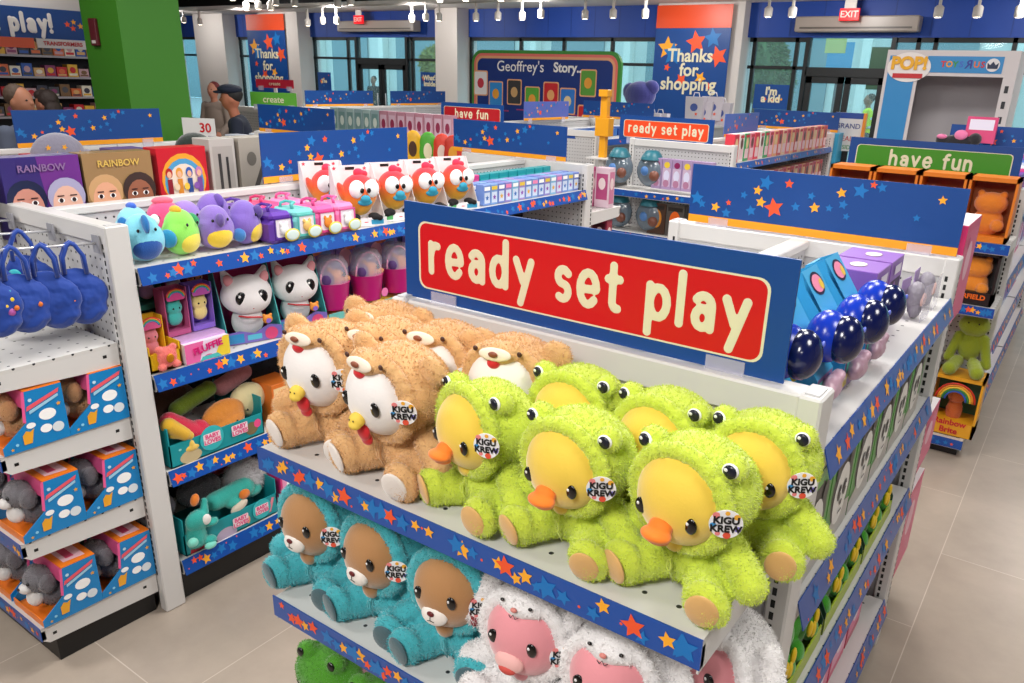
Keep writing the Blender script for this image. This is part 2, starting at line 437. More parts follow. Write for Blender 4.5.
def shelf(parent, face, L, depth, z, org, seed, strip=.05, tilt=.32, dens=34, lip=True, M=None, label=None):
    """a shelf along local x 0..L, front edge at y=0 facing -y, rotated to face and moved to org"""
    T = Matrix.Translation(org) @ FACE[face]
    mb = MB(); mb.T = T; mb.box(0, L, 0, depth, z-.012, z, M or SHELFM); mb.box(0, L, .002, .016, z-.05, z-.012, WHITE)
    mb.box(0, .003, .0, depth, z-.055, z-.0122, WHITE); mb.box(L-.003, L, .0, depth, z-.055, z-.0122, WHITE)
    s = mb.build('shelf', parent)
    if strip:
        st = MB(); st.T = T; st.box(-.002, L+.002, -.003, -.0006, z-strip, z+.004, STRIPM)
        stars_on(st, L, z-strip, z+.004, -.003, int(dens*L), seed)
        if tilt and face == '+x':
            i0 = T.inverted(); o_ = []
            for p in st.v:
                q = i0 @ Vector(p); q.y -= (z+.004-q.z)*tilt; o_.append((T @ q)[:])
            st.v = o_
        st.build('price_strip', s, 'blue price strip printed with yellow and orange stars' if label is None else label)
    return s

def slots(mb, x, y, z0, z1, face, n=None, w=.007, h=.016, pitch=.0254):
    k = 0; z = z0
    while z < z1:
        if face == '+x': mb.flat([(x, y-w, z), (x, y+w, z), (x, y+w, z+h), (x, y-w, z+h)], BLACK)
        elif face == '-y': mb.flat([(x-w, y, z), (x+w, y, z), (x+w, y, z+h), (x-w, y, z+h)], BLACK)
        z += pitch
PANEL_H = 1.385
def end_panel(parent, y, W=.94, outer=False):
    h = W/2
    mb = MB().box(-h+.04, h-.04, y+.012, y+.05, .10, PANEL_H-.02, PEG); mb.build('back_panel', parent)
    tr = MB().box(-h+.03, h-.03, y+.003, y+.06, PANEL_H-.058, PANEL_H, WHITE, .004); tr.build('top_rail', parent)
    for sx in (-1, 1):
        x = sx*(h-.02)
        u = MB().box(x-.02, x+.02, y-.008, y+.066, .0, PANEL_H+.003, WHITE, .004)
        u.box(x-.012, x+.012, y+.005, y+.05, PANEL_H+.0032, PANEL_H+.006, GREYM)
        slots(u, x+.0206*1, y+.052, .15, 1.34, '+x', w=.005) if sx > 0 and outer else None
        slots(u, x-sx*.006, y-.0086, .15, 1.34, '-y', w=.004)
        u.box(x-.015, x+.015, y+.0, y+.05, -.0, .012, BLACK)
        u.build('upright', parent)
def gondola(label, xc, y0, L, zs_right=(), zs_left=(), bays=1, W=.94, base=True, group=None, dens=34, seed=1, dark=False):
    g = thing('gondola_shelving', label, 'shelving', (xc, y0, 0), 0, group)
    end_panel(g, 0, W); end_panel(g, L-.058, W, True)
    for b in range(bays):
        ya = .06+(L-.12)*b/bays; yb = .06+(L-.12)*(b+1)/bays
        MB().box(-.02, .02, ya, yb-.004, 1.19 if dark else .10, PANEL_H-.03, PEG).build('back_panel', g)
        if dark: MB().box(-.02, .02, ya, yb-.004, .10, 1.19, PEGD).build('back_panel', g, 'black pegboard, shade put into its colour, below the top shelf')
        MB().box(-.03, .03, ya, yb-.004, PANEL_H-.028, PANEL_H-.001, WHITE, .004).build('top_rail', g)
        if b:
            u = MB().box(-.024, .024, ya-.02, ya+.02, .1, PANEL_H-.03, WHITE); u.build('upright', g)
        for k, z in enumerate(zs_right):
            shelf(g, '+x', yb-ya-.03, W/2-.03, z, (W/2-.004, ya+.015, 0), seed*91+b*17+k, dens=dens)
        for k, z in enumerate(zs_left):
            shelf(g, '-x', yb-ya-.03, W/2-.03, z, (-W/2+.004, yb-.015, 0), seed*97+b*17+k, dens=dens)
    if base:
        MB().box(-W/2+.03, W/2-.03, .07, L-.07, 0, .105, BLACK).build('base', g)
    return g
def endcap(label, xc, y0, zs, depth=.36, W=.94, side='-y', base=True, strips=True, seed=3, ov=.0, fat=False, dens=34, group=None):
    g = thing('endcap_shelving', label, 'shelving', (xc, y0, 0), 0 if side == '-y' else math.pi, group)
    h = W/2-.03+ov
    for k, z in enumerate(zs):
        if fat:
            mb = MB(); prof = [(0, z-.045), (0, z), (depth, z), (depth, z-.078), (depth-.05, z-.078), (.03, z-.045)]
            mb.box(-h, h, -depth, -.002, z-.012, z, SHELFM)
            for sx in (-h, h-.004):
                mb.prism([(-depth, z-.012), (-.002, z-.012), (-.002, z-.078), (-depth+.02, z-.062), (-depth, z-.045)], sx, sx+.004, WHITE, 'yz')
            mb.box(-h, h, -depth+.0, -depth+.012, z-.045, z-.012, WHITE)
            for yy in (-depth*.12, -depth*.9):
                mb.flat([(h+.0005, yy-.006, z-.04), (h+.0005, yy+.006, z-.04), (h+.0005, yy+.006, z-.03), (h+.0005, yy-.006, z-.03)], BLACK)
            s = mb.build('shelf', g)
            if strips and k == len(zs)-1 or (strips and k >= 1):
                st = MB(); st.box(-h-.002, h+.002, -depth-.003, -depth-.0006, z-.046, z+.003, STRIPM); stars_on(st, 2*h, z-.046, z+.003, -depth-.003, int(dens*2*h), seed+k, -h)
                st.build('price_strip', s, 'blue price strip printed with yellow and orange stars')
        else:
            shelf(g, '-y', 2*h, depth-.003, z, (-h, -depth, 0), seed+k, strip=.046 if strips else 0, dens=dens)
    if base:
        mb = MB().box(-h+.02, h-.02, -depth+.045, -.01, 0, .1, BLACK); mb.build('base', g)
    return g

def sign_board(label, loc, rz, kind='stars', body='', plate=SRED, w=.85, h=.2, group=None, tilt=0, size=.092, seed=5, face=BLUE, tw=0):
    g = thing('header_sign', label, 'sign', loc, rz, group); g.rotation_euler[0] = tilt
    b = MB().box(-w/2, w/2, 0, .006, 0, h, face)
    if kind == 'stars':
        b.flat([(-w/2, -.0006, 0), (w/2, -.0006, 0), (w/2, -.0006, h*.13), (-w/2, -.0006, h*.13)], ORSTR)
        # the star field of the printed header
        S = [(-.40, .42, .026, STB), (-.38, .33, .016, STB), (-.33, .30, .018, STY), (-.285, .40, .011, STO), (-.29, .22, .018, STB), (-.235, .56, .014, STB), (-.205, .31, .019, STB), (-.19, .66, .017, STY), (-.175, .47, .019, STY), (-.13, .40, .034, STO), (-.165, .80, .026, STB), (-.09, .82, .016, STO), (-.06, .46, .016, STB), (-.015, .66, .014, STB), (0, .48, .018, STY), (.045, .50, .013, STB), (.085, .58, .016, STB), (.075, .76, .017, STY), (.13, .82, .025, STB), (.165, .93, .012, STO), (.19, .9, .016, STB), (.10, .40, .012, STB), (.30, .5, .012, STB), (.36, .8, .014, STY)]
        for i, (x, z, r, m) in enumerate(S): b.star(x*w/.85, z*h, min(r, .45*h), -.0006-.00002*i, m, .25*math.sin(i*2.3))
    b.build('board', g)
    if kind == 'text':
        p = MB().rrect(-w*.453, w*.453, h*.12, h*.82, h*.1, -.0008, CREAM).rrect(-w*.447, w*.447, h*.137, h*.803, h*.092, -.0011, plate)
        p.build('plate', g, 'coloured rounded plate with cream outline')
        strokes(body, size, CREAM, g, (0, -.0012, h*.46), width=tw, rad=.145, gap=.52, thick=.0006)
    for x in (-w*.37, w*.38): MB().box(x-.035, x+.035, -.004, -.0015, -.03, .022, CLEAR).build('clear_holder', g)
    return g

# main gondola with its plush endcap
G1 = gondola('white gondola with pegboard back in the right foreground, panda boxes on its side', -.745, 1.195, 1.425, (1.27, .955, .635, .20), (1.2,), 1, seed=2, dens=24)
E1 = endcap('white endcap shelves in the centre foreground holding hooded plush animals', -.765, 1.187, (1.15, .80, .45), .352, side='-y', ov=.03, seed=11, dens=46)
sign_board('blue header sign with red plate reading ready set play, largest and nearest', (-.775, 1.222, 1.388), 0, 'text', 'ready set play', SRED, w=.85, h=.207, size=.058, tw=.715)
sign_board('star-printed blue header sign across the far end of the right foreground gondola', (-.72, 2.575, 1.392), 0, 'stars', w=.86, h=.195)
# left gondola
G2 = gondola('long white gondola left of the aisle with round plush on its top shelf', -2.87, 1.19, 2.8, (1.245, .885, .53, .17), (1.245,), 2, seed=4, dens=30, dark=True)
E2 = endcap('white endcap with puppy boxes and hanging blue bags at the left edge of the photo', -2.87, 1.18, (1.02, .765, .47, .16), .385, fat=True, seed=31)
sign_board('star-printed blue header sign standing lengthwise on the left gondola', (-2.90, 2.555, 1.388), math.pi/2, 'stars', w=.87, h=.205)
sign_board('star-printed blue header sign across the far end of the left gondola', (-3.0, 3.955, 1.39), 0, 'stars', w=.86, h=.195)
# ================================================================== HOODED PLUSH
def plush_mat(name, c, var=.12):
    return mat(name, c, .95, sheen=.5, var=var, vscale=14, bump=.35, bscale=260)
TAGC = ['#f28a8a', '#f5b335', '#4aa3e0', '#8a7fd0', '#e8553a']
def hang_tag(parent, loc, rz, rx=math.pi/2, r=.023):
    mb = MB(); T = Matrix.Translation(loc) @ Matrix.Rotation(rz, 4, 'Z') @ Matrix.Rotation(rx-math.pi/2, 4, 'X'); mb.T = T
    mb.lathe([(r, -.0006), (r, .0006)], (0, 0, 0), hx('#f6f4f6', .3), 28, 'y', False)
    for i, (x, z, q) in enumerate(((-.6, .62, .22), (.62, .55, .2), (-.75, -.1, .2), (.72, -.3, .2), (.1, -.78, .24), (-.45, -.66, .16), (.05, .8, .15))):
        mb.disc(x*r, z*r, q*r, q*r, -.0009-.0001*i, hx(TAGC[i % 5], .4), 10)
    t = mb.build('hang_tag', parent, 'round white tag printed with coloured spots')
    for i, (wd, dz) in enumerate((('KIGU', .30), ('KREW', -.30))):
        q = text(wd, r*.66, hx('#151515', .4), t, (T @ Vector((0, -.0022, dz*r)))[:], rz=rz, rx=rx, off=.0006, ext=.0003)
    return t
def plush(kind, fur_c, face_c, sole_c, n_fur=9000, seed=1):
    """seated hooded soft toy, facing -y, about 25 cm tall, its seat at z = 0"""
    g = thing('hooded_plush', 'plush', 'plush toy')
    F = plush_mat('fur_'+kind, fur_c); FA = mat('face_'+kind, face_c, .8, sheen=.6, bump=.15, bscale=200, var=.05, vscale=8); SO = mat('sole_'+kind, sole_c, .8, sheen=.4, bump=.2, bscale=120)
    hw = .096 if kind != 'rooster' else .1
    body = [('e', (0, .005, .055), (.062, .055, .06)), ('e', (0, 0, .085), (.05, .045, .04))]
    for s in (-1, 1):
        body += [('c', (s*.035, -.01, .034), (s*.070, -.068, .034), .036, .033), ('e', (s*.074, -.080, .039), (.036, .021, .039))]
        body += [('c', (s*.052, .0, .098), (s*.104, -.024, .068), .027, .026), ('e', (s*.112, -.028, .060), (.027, .026, .029))]
    bm = blob(body, F, .004, .004, 60); bm = fur(bm, int(n_fur*1.4), .0044, .0009, seed)
    link('body', bm, g)
    # hood with its thick rolled rim round the face
    rim = [(math.cos(a)*.075, -.046, .168+math.sin(a)*.078) for a in [2*math.pi*i/26 for i in range(26)]]
    hood = [('e', (0, .012, .166), (hw*.97, .074, .080)), ('e', (0, -.015, .166), (hw*.92, .06, .078))]
    for p in rim: hood.append(('e', p, .014))
    if kind == 'duck':
        for s in (-1, 1): hood.append(('e', (s*.066, -.016, .232), (.022, .021, .020)))
    if kind == 'rooster':
        for s in (-1, 1): hood.append(('e', (s*.084, .004, .222), (.030, .016, .028)))
        hood.append(('e', (0, -.058, .238), (.034, .026, .02)))
    if kind == 'teal':
        for s in (-1, 1): hood.append(('e', (s*.05, .005, .24), (.02, .02, .018)))
    if kind == 'pig':
        hood.append(('e', (0, -.05, .236), (.045, .03, .022)))
    hm = blob(hood, F, .004, .003, 60)
    # cut away what lies in front of the face opening
    hm = fur(hm, int(n_fur*1.4), .0044, .0009, seed+3, keep=lambda P: ~((((P[:, 0]/.067)**2+((P[:, 2]-.168)/.071)**2) < 1) & (P[:, 1] < -.02)))
    hd = link('hood', hm, g)
    face = MB().ell((0, -.034, .168), (.071, .062, .075), FA, 32, 22)
    fo = face.build('face', g)
    def eye(x, z, r=.0105):
        r *= 1.13
        y = -.034-.062*math.sqrt(max(0, 1-(x/.071)**2-((z-.168)/.075)**2))
        e = MB().ell((x, y+.0005, z), (r*.86, .0045, r*1.12), EYEB, 18, 12); e.ell((x-r*.25, y-.0038, z+r*.42), (r*.2, .001, r*.24), EYEW, 8, 6)  # white dot is a highlight put on the eye as colour
        e.build('eye', fo)
    if kind == 'duck':
        eye(-.041, .160); eye(.041, .160)
        bk = mat('beak_orange', '#f57e14', .75, sheen=.4, bump=.15, bscale=150)
        b = [('e', (0, -.106, .140), (.024, .019, .0105), Rx(-10)), ('e', (0, -.094, .147), (.019, .014, .014)), ('e', (0, -.101, .130), (.019, .015, .007), Rx(-6))]
        bo = link('beak', blob(b, bk, .0022, 0, 40, 3), fo)
        MB().ell((-.007, -.120, .149), (.0018, .0012, .0012), EYEB, 8, 6).build('nostril', bo) if False else None
        for s in (-1, 1):
            MB().ell((s*.069, -.035, .237), (.0122, .005, .0125), EYEW, 18, 10, Rz(s*12)).ell((s*.0695, -.038, .2375), (.0102, .0045, .0108), hx('#1d1f2b', .2), 18, 10).ell((s*.0695-.004, -.0422, .2415), (.003, .001, .003), EYEW, 8, 6).build('hood_eye', hd)
    elif kind == 'rooster':
        eye(-.036, .172, .011); eye(.036, .172, .011)
        bo = link('beak', blob([('e', (0, -.098, .146), (.0155, .013, .0135)), ('e', (0, -.104, .139), (.0125, .010, .009))], mat('beak_yellow', '#f2cf52', .75, bump=.15, bscale=150), .002, 0, 40, 3), fo)
        for s in (-1, 1): MB().ell((s*.005, -.1105, .150), (.0013, .001, .002), EYEB, 8, 6).build('nostril', bo)
        link('wattle', blob([('e', (0, -.088, .118), (.015, .008, .018)), ('e', (0, -.083, .100), (.013, .008, .012))], mat('comb_red', '#cf1420', .7, sheen=.3), .002, 0, 40, 2), fo)
        link('comb', blob([('e', (-.004, -.078, .226), (.012, .008, .010)), ('e', (.008, -.070, .233), (.012, .010, .009))], mat('comb_red'), .002, 0, 40, 2), fo)
        MB().ell((0, -.0795, .244), (.031, .006, .012), hx('#efdfcc', .85), 18, 10, Rx(-25)).build('hood_muzzle', hd)
        MB().ell((0, -.088, .247), (.009, .004, .0055), hx('#8a4a30', .5), 14, 8).build('hood_nose', hd)
        for s in (-1, 1): MB().ell((s*.042, -.069, .246), (.005, .003, .005), hx('#4a2a20', .3), 10, 8).build('hood_eye', hd)
    elif kind == 'teal':
        eye(-.034, .178, .0105); eye(.034, .178, .0105)
        mz = MB().ell((0, -.088, .143), (.027, .014, .021), hx('#f4ece4', .8, sheen=.5), 22, 14).build('muzzle', fo)
        MB().ell((0, -.1015, .153), (.0075, .003, .0055), hx('#6b1f22', .35), 14, 8).build('nose', mz)
        MB().tube([(0, -.1028, .148), (0, -.1032, .140)], .0007, EYEB, 6).tube([(-.007, -.1015, .137), (0, -.103, .140), (.007, -.1015, .137)], .0007, EYEB, 6).build('mouth', mz)
        MB().ell((0, -.052, .098), (.02, .02, .026), FA, 18, 12).build('chest', g)
    elif kind == 'pig':
        eye(-.036, .180, .0105); eye(.036, .180, .0105)
        mz = MB().ell((0, -.094, .148), (.027, .012, .018), hx('#f3b9b4', .8, sheen=.5), 22, 14).build('snout', fo)
        MB().ell((0, -.099, .139), (.017, .009, .011), hx('#d9564e', .7), 16, 10).build('mouth', mz)
        MB().ell((0, -.083, .243), (.006, .004, .004), hx('#e08a80', .6), 12, 8).tube([(-.009, -.083, .231), (-.004, -.085, .228), (0, -.085, .235), (.004, -.085, .228), (.009, -.083, .231)], .0009, EYEB, 6).build('hood_nose', hd)
        for s in (-1, 1):
            MB().ell((s*.026, -.075, .249), (.004, .003, .003), EYEB, 10, 8).build('hood_eye', hd)
            ea = link('ear', fur(blob([('c', (s*.088, -.004, .222), (s*.114, -.016, .150), .017, .019), ('e', (s*.116, -.018, .142), (.018, .012, .022))], F, .004, .002), 1800, .0055, .001, 9), hd)
            MB().ell((s*.112, -.0285, .158), (.011, .006, .030), hx('#8f1f2c', .8), 14, 10).build('ear_lining', ea, 'dark red ear lining')
    if kind != 'teal' and kind != 'rooster':
        MB().ell((0, -.05, .098), (.018, .016, .018), FA, 18, 12).build('chest', g)
    for s in (-1, 1):
        q = Rz(s*14) @ Rx(8)
        MB().ell((s*.077, -.0985, .039), (.0255, .0055, .031), SO, 20, 12, q).build('sole', g, 'smooth pale foot sole' if kind != 'teal' else 'smooth slate grey foot sole')
    # zip and its loop pull
    z = MB(); z.tube([(0, -.053, .09), (0, -.058, .07), (0, -.060, .045), (0, -.05, .02)], .0013, F, 6)
    z.tube([(.0035*math.cos(a), -.064, .060+.010*math.sin(a)) for a in [2*math.pi*i/16 for i in range(16)]], .0012, F, 6, True)
    z.build('zip', g)
    hang_tag(g, (.086, -.068, .176), R(32), math.pi/2)
    return g
K_DUCK = Kit(plush('duck', '#c8d944', '#eec944', '#dfae68', 11000, 1))
K_ROOS = Kit(plush('rooster', '#dcae76', '#efe9e6', '#ece2da', 11000, 2))
K_TEAL = Kit(plush('teal', '#42b0ba', '#b07e4c', '#41616a', 9000, 3))
for (k, lab, x, y, rz, sc) in (
    (0, 'hooded green frog-suit duck plush at the left of the front row beside the tan plush', -.735, .938, -14, 1.0),
    (0, 'hooded green frog-suit duck plush in the middle of the front row', -.556, .938, -2, 1.0),
    (0, 'hooded green frog-suit duck plush at the right end of the front row', -.368, .950, -6, 1.03),
    (0, 'green frog-suit duck plush in the back row, leftmost of the three behind', -.655, 1.095, 2, 1.0),
    (0, 'green frog-suit duck plush in the back row, middle of the three behind', -.485, 1.095, -4, 1.0),
    (0, 'green frog-suit duck plush in the back row against the right post', -.325, 1.105, 0, 1.0),
    (1, 'tan bear-suit rooster plush with red wattle at the left end of the shelf', -1.13, .955, 7, 1.0),
    (1, 'tan bear-suit rooster plush next to the green ducks in the front row', -.94, .945, -3, 1.0),
    (1, 'tan bear-suit rooster plush half hidden between the two front tan plush', -1.06, 1.045, 4, 1.0),
    (1, 'tan bear-suit rooster plush in the back row at the far left', -1.145, 1.12, 8, 1.0),
    (1, 'tan bear-suit rooster plush in the back row, second from the left', -.965, 1.095, 8, 1.0),
    (1, 'tan bear-suit rooster plush in the back row beside a green duck', -.815, 1.11, 14, 1.0),
    ):
    ln = (6, 3, 5, 2, 7, 4)[int(abs(x)*1000) % 6]
    (K_DUCK, K_ROOS)[k].put(lab, (x, y, 1.151+.09*math.sin(R(ln))), (R(ln), R((ln-4)*.8), R(rz)), sc*(.92, 1.0)[k], ('duck plush in green frog suits', 'rooster plush in tan bear suits')[k])
K_PIG = Kit(plush('pig', '#e9e6e6', '#e6939b', '#d9a0a0', 10000, 4))
for (lab, x, y, rz) in (('white hooded pink-faced plush beside the teal bears on the second shelf', -.625, .93, 6), ('white hooded pink-faced plush in the middle of the three, mostly below the shelf edge', -.455, .925, 6), ('white hooded pink-faced plush with drooping ear against the right post', -.335, 1.05, -14)):
    K_PIG.put(lab, (x, y, .801), R(rz), 1.0, 'pink-faced plush in white suits')
for (lab, x, rz) in (('teal-hooded brown bear plush at the left end of the second shelf', -1.185, 4), ('teal-hooded brown bear plush, middle of the three on the second shelf', -.995, 0), ('teal-hooded brown bear plush beside the white hooded plush', -.81, 8)):
    K_TEAL.put(lab, (x, .945, .801), R(rz), 1.0, 'bear plush in teal suits')
# green frogs in pink suits on the lowest endcap shelf in view
def frog_plush():
    g = thing('frog_plush', 'frog', 'plush toy')
    G = plush_mat('fur_frog', '#4f9a22'); P = plush_mat('fur_pink', '#dfa3b4')
    link('body', fur(blob([('e', (0, 0, .05), (.06, .05, .055)), ('c', (.04, -.02, .03), (.07, -.08, .03), .03, .028), ('c', (-.04, -.02, .03), (-.07, -.08, .03), .03, .028), ('e', (0, .02, .12), (.08, .055, .06))], P, .005, .003), 4000, .005, .001, 5), g)
    h = link('head', fur(blob([('e', (0, -.01, .135), (.082, .066, .055)), ('e', (.042, -.03, .182), (.024, .022, .022)), ('e', (-.042, -.03, .182), (.024, .022, .022))], G, .005, .002), 7000, .004, .001, 6), g)
    for s in (-1, 1): MB().ell((s*.045, -.049, .188), (.010, .005, .012), EYEB, 14, 10).build('eye', h)
    MB().tube([(-.045, -.066, .125), (-.02, -.077, .115), (0, -.079, .112), (.02, -.077, .115), (.045, -.066, .125)], .0014, hx('#1d3a10', .6), 6).build('mouth', h)
    return g
K_FROG = Kit(frog_plush())
for lab, x, rz in (('bright green frog plush, left one on the lowest shelf in view', -1.175, 5), ('bright green frog plush in pink suit, right one on the lowest shelf in view', -1.01, 12)):
    K_FROG.put(lab, (x, .925, .451), R(rz), 1.0, 'green frog plush')

# ================================================================== BOX HELPERS
def decals(mb, W, H, y, spec, x0=0, z0=0, step=.0004):
    for i, q in enumerate(spec):
        k = q[0]; yy = y-step*(i+1)
        if k == 'r': mb.flat([(x0+q[1]*W, yy, z0+q[2]*H), (x0+q[3]*W, yy, z0+q[2]*H), (x0+q[3]*W, yy, z0+q[4]*H), (x0+q[1]*W, yy, z0+q[4]*H)], hx(q[5], .4))
        elif k == 'd': mb.disc(x0+q[1]*W, z0+q[2]*H, q[3]*W, q[4]*H, yy, hx(q[5], .4), 18)
        elif k == 's': mb.star(x0+q[1]*W, z0+q[2]*H, q[3]*W, yy, hx(q[4], .4))
        elif k == 'p': mb.flat([(x0+u*W, yy, z0+v*H) for u, v in q[1]], hx(q[2], .4))
def carton(w, d, h, c, spec=(), top=None, side=None, name='toy_box', label='box', cat='box', sidespec=(), bev=.0015):
    """closed printed carton, front on local -y, centred in x, front face at y=0"""
    g = thing(name, label, cat)
    b = MB().box(-w/2, w/2, 0, d, 0, h, hx(c, .35), bev); decals(b, w, h, 0, spec, -w/2)
    if sidespec:
        b.T = Matrix.Translation((w/2, 0, 0)) @ RZ90; decals(b, d, h, 0, sidespec, 0); b.T = None
    b.build('carton', g)
    if top: MB().box(-w/2+.001, w/2-.001, .001, d-.001, h, h+.0012, hx(top, .35)).build('lid', g)
    return g

# ------------------------------------------------------------------ left endcap: puppy boxes, hooks with blue bags
def puppy_box(fc):
    g = thing('puppy_box', 'box', 'toy box')
    Wd, D, Hh = .205, .185, .178      # x width, y depth, height; open front corner shows the dog
    SB = hx('#1583c6', .35); ORG = hx('#ef7d1f', .35); PNK = hx('#ee5d98', .4)
    prof = [(0, 0), (D, 0), (D, Hh), (.082, Hh), (.072, .082), (.0, .024)]
    c = MB()
    for x in (0, Wd-.003): c.prism(prof, x, x+.003, SB, 'yz')
    c.box(0.003, Wd-.003, 0, D, 0, .003, ORG).box(.003, Wd-.003, D-.003, D, .003, Hh, SB)
    c.box(.003, Wd-.003, 0, .003, .003, .026, ORG)
    T = Matrix.Translation((Wd, 0, 0)) @ RZ90; c.T = T
    sp = [('d', .72, .52, .13, .10, '#ffffff'), ('d', .45, .40, .07, .05, '#ffffff'), ('d', .66, .28, .09, .075, '#ffffff'), ('d', .84, .25, .09, .09, '#dfe8ee'), ('p', [(.30, .10), (.42, .10), (.48, .34), (.42, .30), (.36, .33), (.30, .26)], '#f0a92c'), ('p', [(.42, .66), (.93, .86), (.95, .93), (.44, .74)], '#ee5d6a'), ('p', [(.46, .60), (.92, .79), (.92, .84), (.46, .66)], '#9fd4ee'), ('d', .5, .84, .03, .03, '#bfe2f2'), ('d', .2, .14, .025, .025, '#8fd3f0'), ('s', .9, .66, .04, '#f0a92c'), ('s', .12, .08, .03, '#f0a92c')]
    decals(c, D, Hh, 0, sp)
    c.flat([(.082, -.0006, Hh), (.072, -.0006, .082), (.064, -.0006, .086), (.074, -.0006, Hh)][::-1], PNK)
    c.T = None
    c.build('carton', g)
    l = MB(); l.box(.0, Wd, .080, D, Hh, Hh+.003, ORG)
    l.flat([(.02, .10, Hh+.0036), (.18, .10, Hh+.0036), (.185, .165, Hh+.0036), (.025, .165, Hh+.0036)], hx('#f6c9d6', .4))
    l.flat([(.04, .115, Hh+.0042), (.165, .115, Hh+.0042), (.165, .14, Hh+.0042), (.04, .14, Hh+.0042)], hx('#e0527c', .4))
    l.box(0.003, Wd-.003, .078, .081, .12, Hh, PNK)
    l.build('lid', g, 'orange lid with pink lettering panel')
    F = plush_mat('fur_puppy_'+fc[0], fc[1]); Wt = plush_mat('fur_puppy_white', '#ece8e6')
    d = link('puppy', fur(blob([('e', (.10, .085, .055), (.045, .05, .05)), ('e', (.10, .05, .115), (.047, .045, .042)), ('e', (.052, .055, .112), (.014, .026, .034)), ('e', (.148, .055, .112), (.014, .026, .034))], F, .004, .002), 3500, .005, .001, 8), g)
    link('muzzle', blob([('e', (.10, .008, .10), (.022, .020, .018)), ('e', (.10, .03, .055), (.03, .025, .03))], Wt, .003, .001), d)
    for s in (-1, 1): MB().ell((.10+s*.021, .009, .122), (.006, .005, .0065), EYEB, 12, 8).build('eye', d)
    MB().ell((.10, -.012, .105), (.006, .004, .005), hx('#3a2a2a', .3), 12, 8).build('nose', d)
    return g
KT = Kit(puppy_box(('tan', '#c99667'))); KG = Kit(puppy_box(('grey', '#77747a')))
colx = (-2.628, -2.852, -3.076)
names = ('at the right end', 'second from the right', 'third from the right')
for zi, (z, K, word) in enumerate(((.767, KT, 'tan puppy box on the upper box shelf'), (.472, KG, 'grey puppy box on the middle box shelf'), (.162, KG, 'grey puppy box on the bottom shelf'))):
    for ci, x in enumerate(colx):
        for ri, y in enumerate((.806, .992)):
            K.put('%s, %s, %s row' % (word, names[ci], ('front', 'rear')[ri]), (x, y, z), 0, 1, 'puppy boxes on the left endcap')
hk = {}
for i, x in enumerate((-2.45, -2.73, -3.01)):
    MB().tube([(x+2.87, -.002, 1.335), (x+2.87, -.36, 1.36)], .004, mat('chrome_wire', '#f2f2f4', .2, metal=.6), 8).box(x+2.87-.02, x+2.87+.02, -.006, -.001, 1.305, 1.36, hx('#9a9aa0', .4)).build('hook', E2)
def bag():
    g = thing('hanging_bag', 'bag', 'bag'); B = mat('bag_blue', '#083c9a', .7, sheen=.3, bump=.6, bscale=30, var=.1)
    me = blob([('e', (0, 0, -.115), (.020, .050, .055)), ('e', (.004, -.008, -.155), (.026, .066, .052)), ('e', (0, .010, -.185), (.024, .058, .040)), ('e', (.0, .02, -.14), (.020, .055, .06))], B, .004, .014, 26)
    b = link('body', me, g)
    for s in (-1, 1):
        MB().tube([(s*.012, -.026, -.075), (s*.012, -.024, -.03), (s*.010, -.010, .001), (s*.008, .0, .008), (s*.010, .010, .001), (s*.012, .026, -.03), (s*.012, .028, -.08)], [.006]*7, B, 8).build('strap', g)
    lb = MB(); 
    for i, (y, z, r, c) in enumerate(((-.03, -.115, .020, '#2fb5c0'), (-.03, -.14, .022, '#2aa9b8'), (-.025, -.12, .008, '#f2cf2a'), (-.040, -.135, .008, '#f2cf2a'), (-.030, -.152, .010, '#b45aa8'), (-.018, -.142, .007, '#e8782c'))):
        lb.ell((.036+.002*i, y, z), (.005, r*.9, r), hx(c, .4), 14, 8)
    lb.build('printed_badge', g, 'teal badge with yellow and pink print')
    return g
KB = Kit(bag())
for i, (x, y, rz) in enumerate(((-2.45, 1.10, -18), (-2.45, 1.02, -32), (-2.45, .94, -12), (-2.45, .86, -26), (-2.73, 1.08, -20), (-2.73, .96, -30))):
    KB.put('royal blue bag hanging on the %s hook, %s' % (('right', 'right', 'right', 'right', 'left', 'left')[i], ('closest to the pegboard', 'second from the pegboard', 'third from the pegboard', 'outermost', 'closest to the pegboard', 'outermost')[i]), (x, y, 1.338+(1.18-y)*.07-.004), R(rz), 1.08, 'blue bags on hooks')
tg = MB().lathe([(.028, -.001), (.028, .001)], (0, 0, 0), hx('#f0f0ee', .4), 24, 'y').box(-.009, .009, -.0022, -.0012, -.006, .004, hx('#333333', .5)).build('price_tag'); tag(tg, 'round white price tag hanging under the blue bags', 'tag', None, (-2.50, .81, 1.075), R(60))

# ------------------------------------------------------------------ left gondola, top shelf
def squish(c, belly, bc, feats=(), face_y=1):
    g = thing('round_plush', 'p', 'plush toy'); m = plush_mat('felt_'+c.strip('#'), c, .05); m2 = plush_mat('felt_'+bc.strip('#'), bc, .03)
    parts = [('e', (0, 0, .062), (.062, .05, .062)), ('e', (0, 0, .09), (.048, .042, .05))]
    b = link('body', blob(parts, m, .004), g)
    link('belly', blob([('e', (0, -.0265, .048), (.044, .026, .040))], m2, .003, 0, 40, 2), b)
    for s in (-1, 1): MB().ell((s*.024, -.0455, .098), (.0042, .003, .0055), EYEB, 10, 8).build('eye', b)
    for f in feats:
        k, pos, r, cc = f[:4]
        link(k, blob([('e', pos, r, f[4] if len(f) > 4 else Matrix.Identity(3))], plush_mat('felt_'+cc.strip('#'), cc, .05), .003, 0, 40, 1), g)
    return g
ZS = 1.247
def sq(label, y, rz, x, *a, s=1.0):
    g = squish(*a); g.location = (x, y, ZS); g.rotation_euler = (0, 0, R(90+rz)); g['label'] = label; g.scale = (s*1.1,)*3; return g
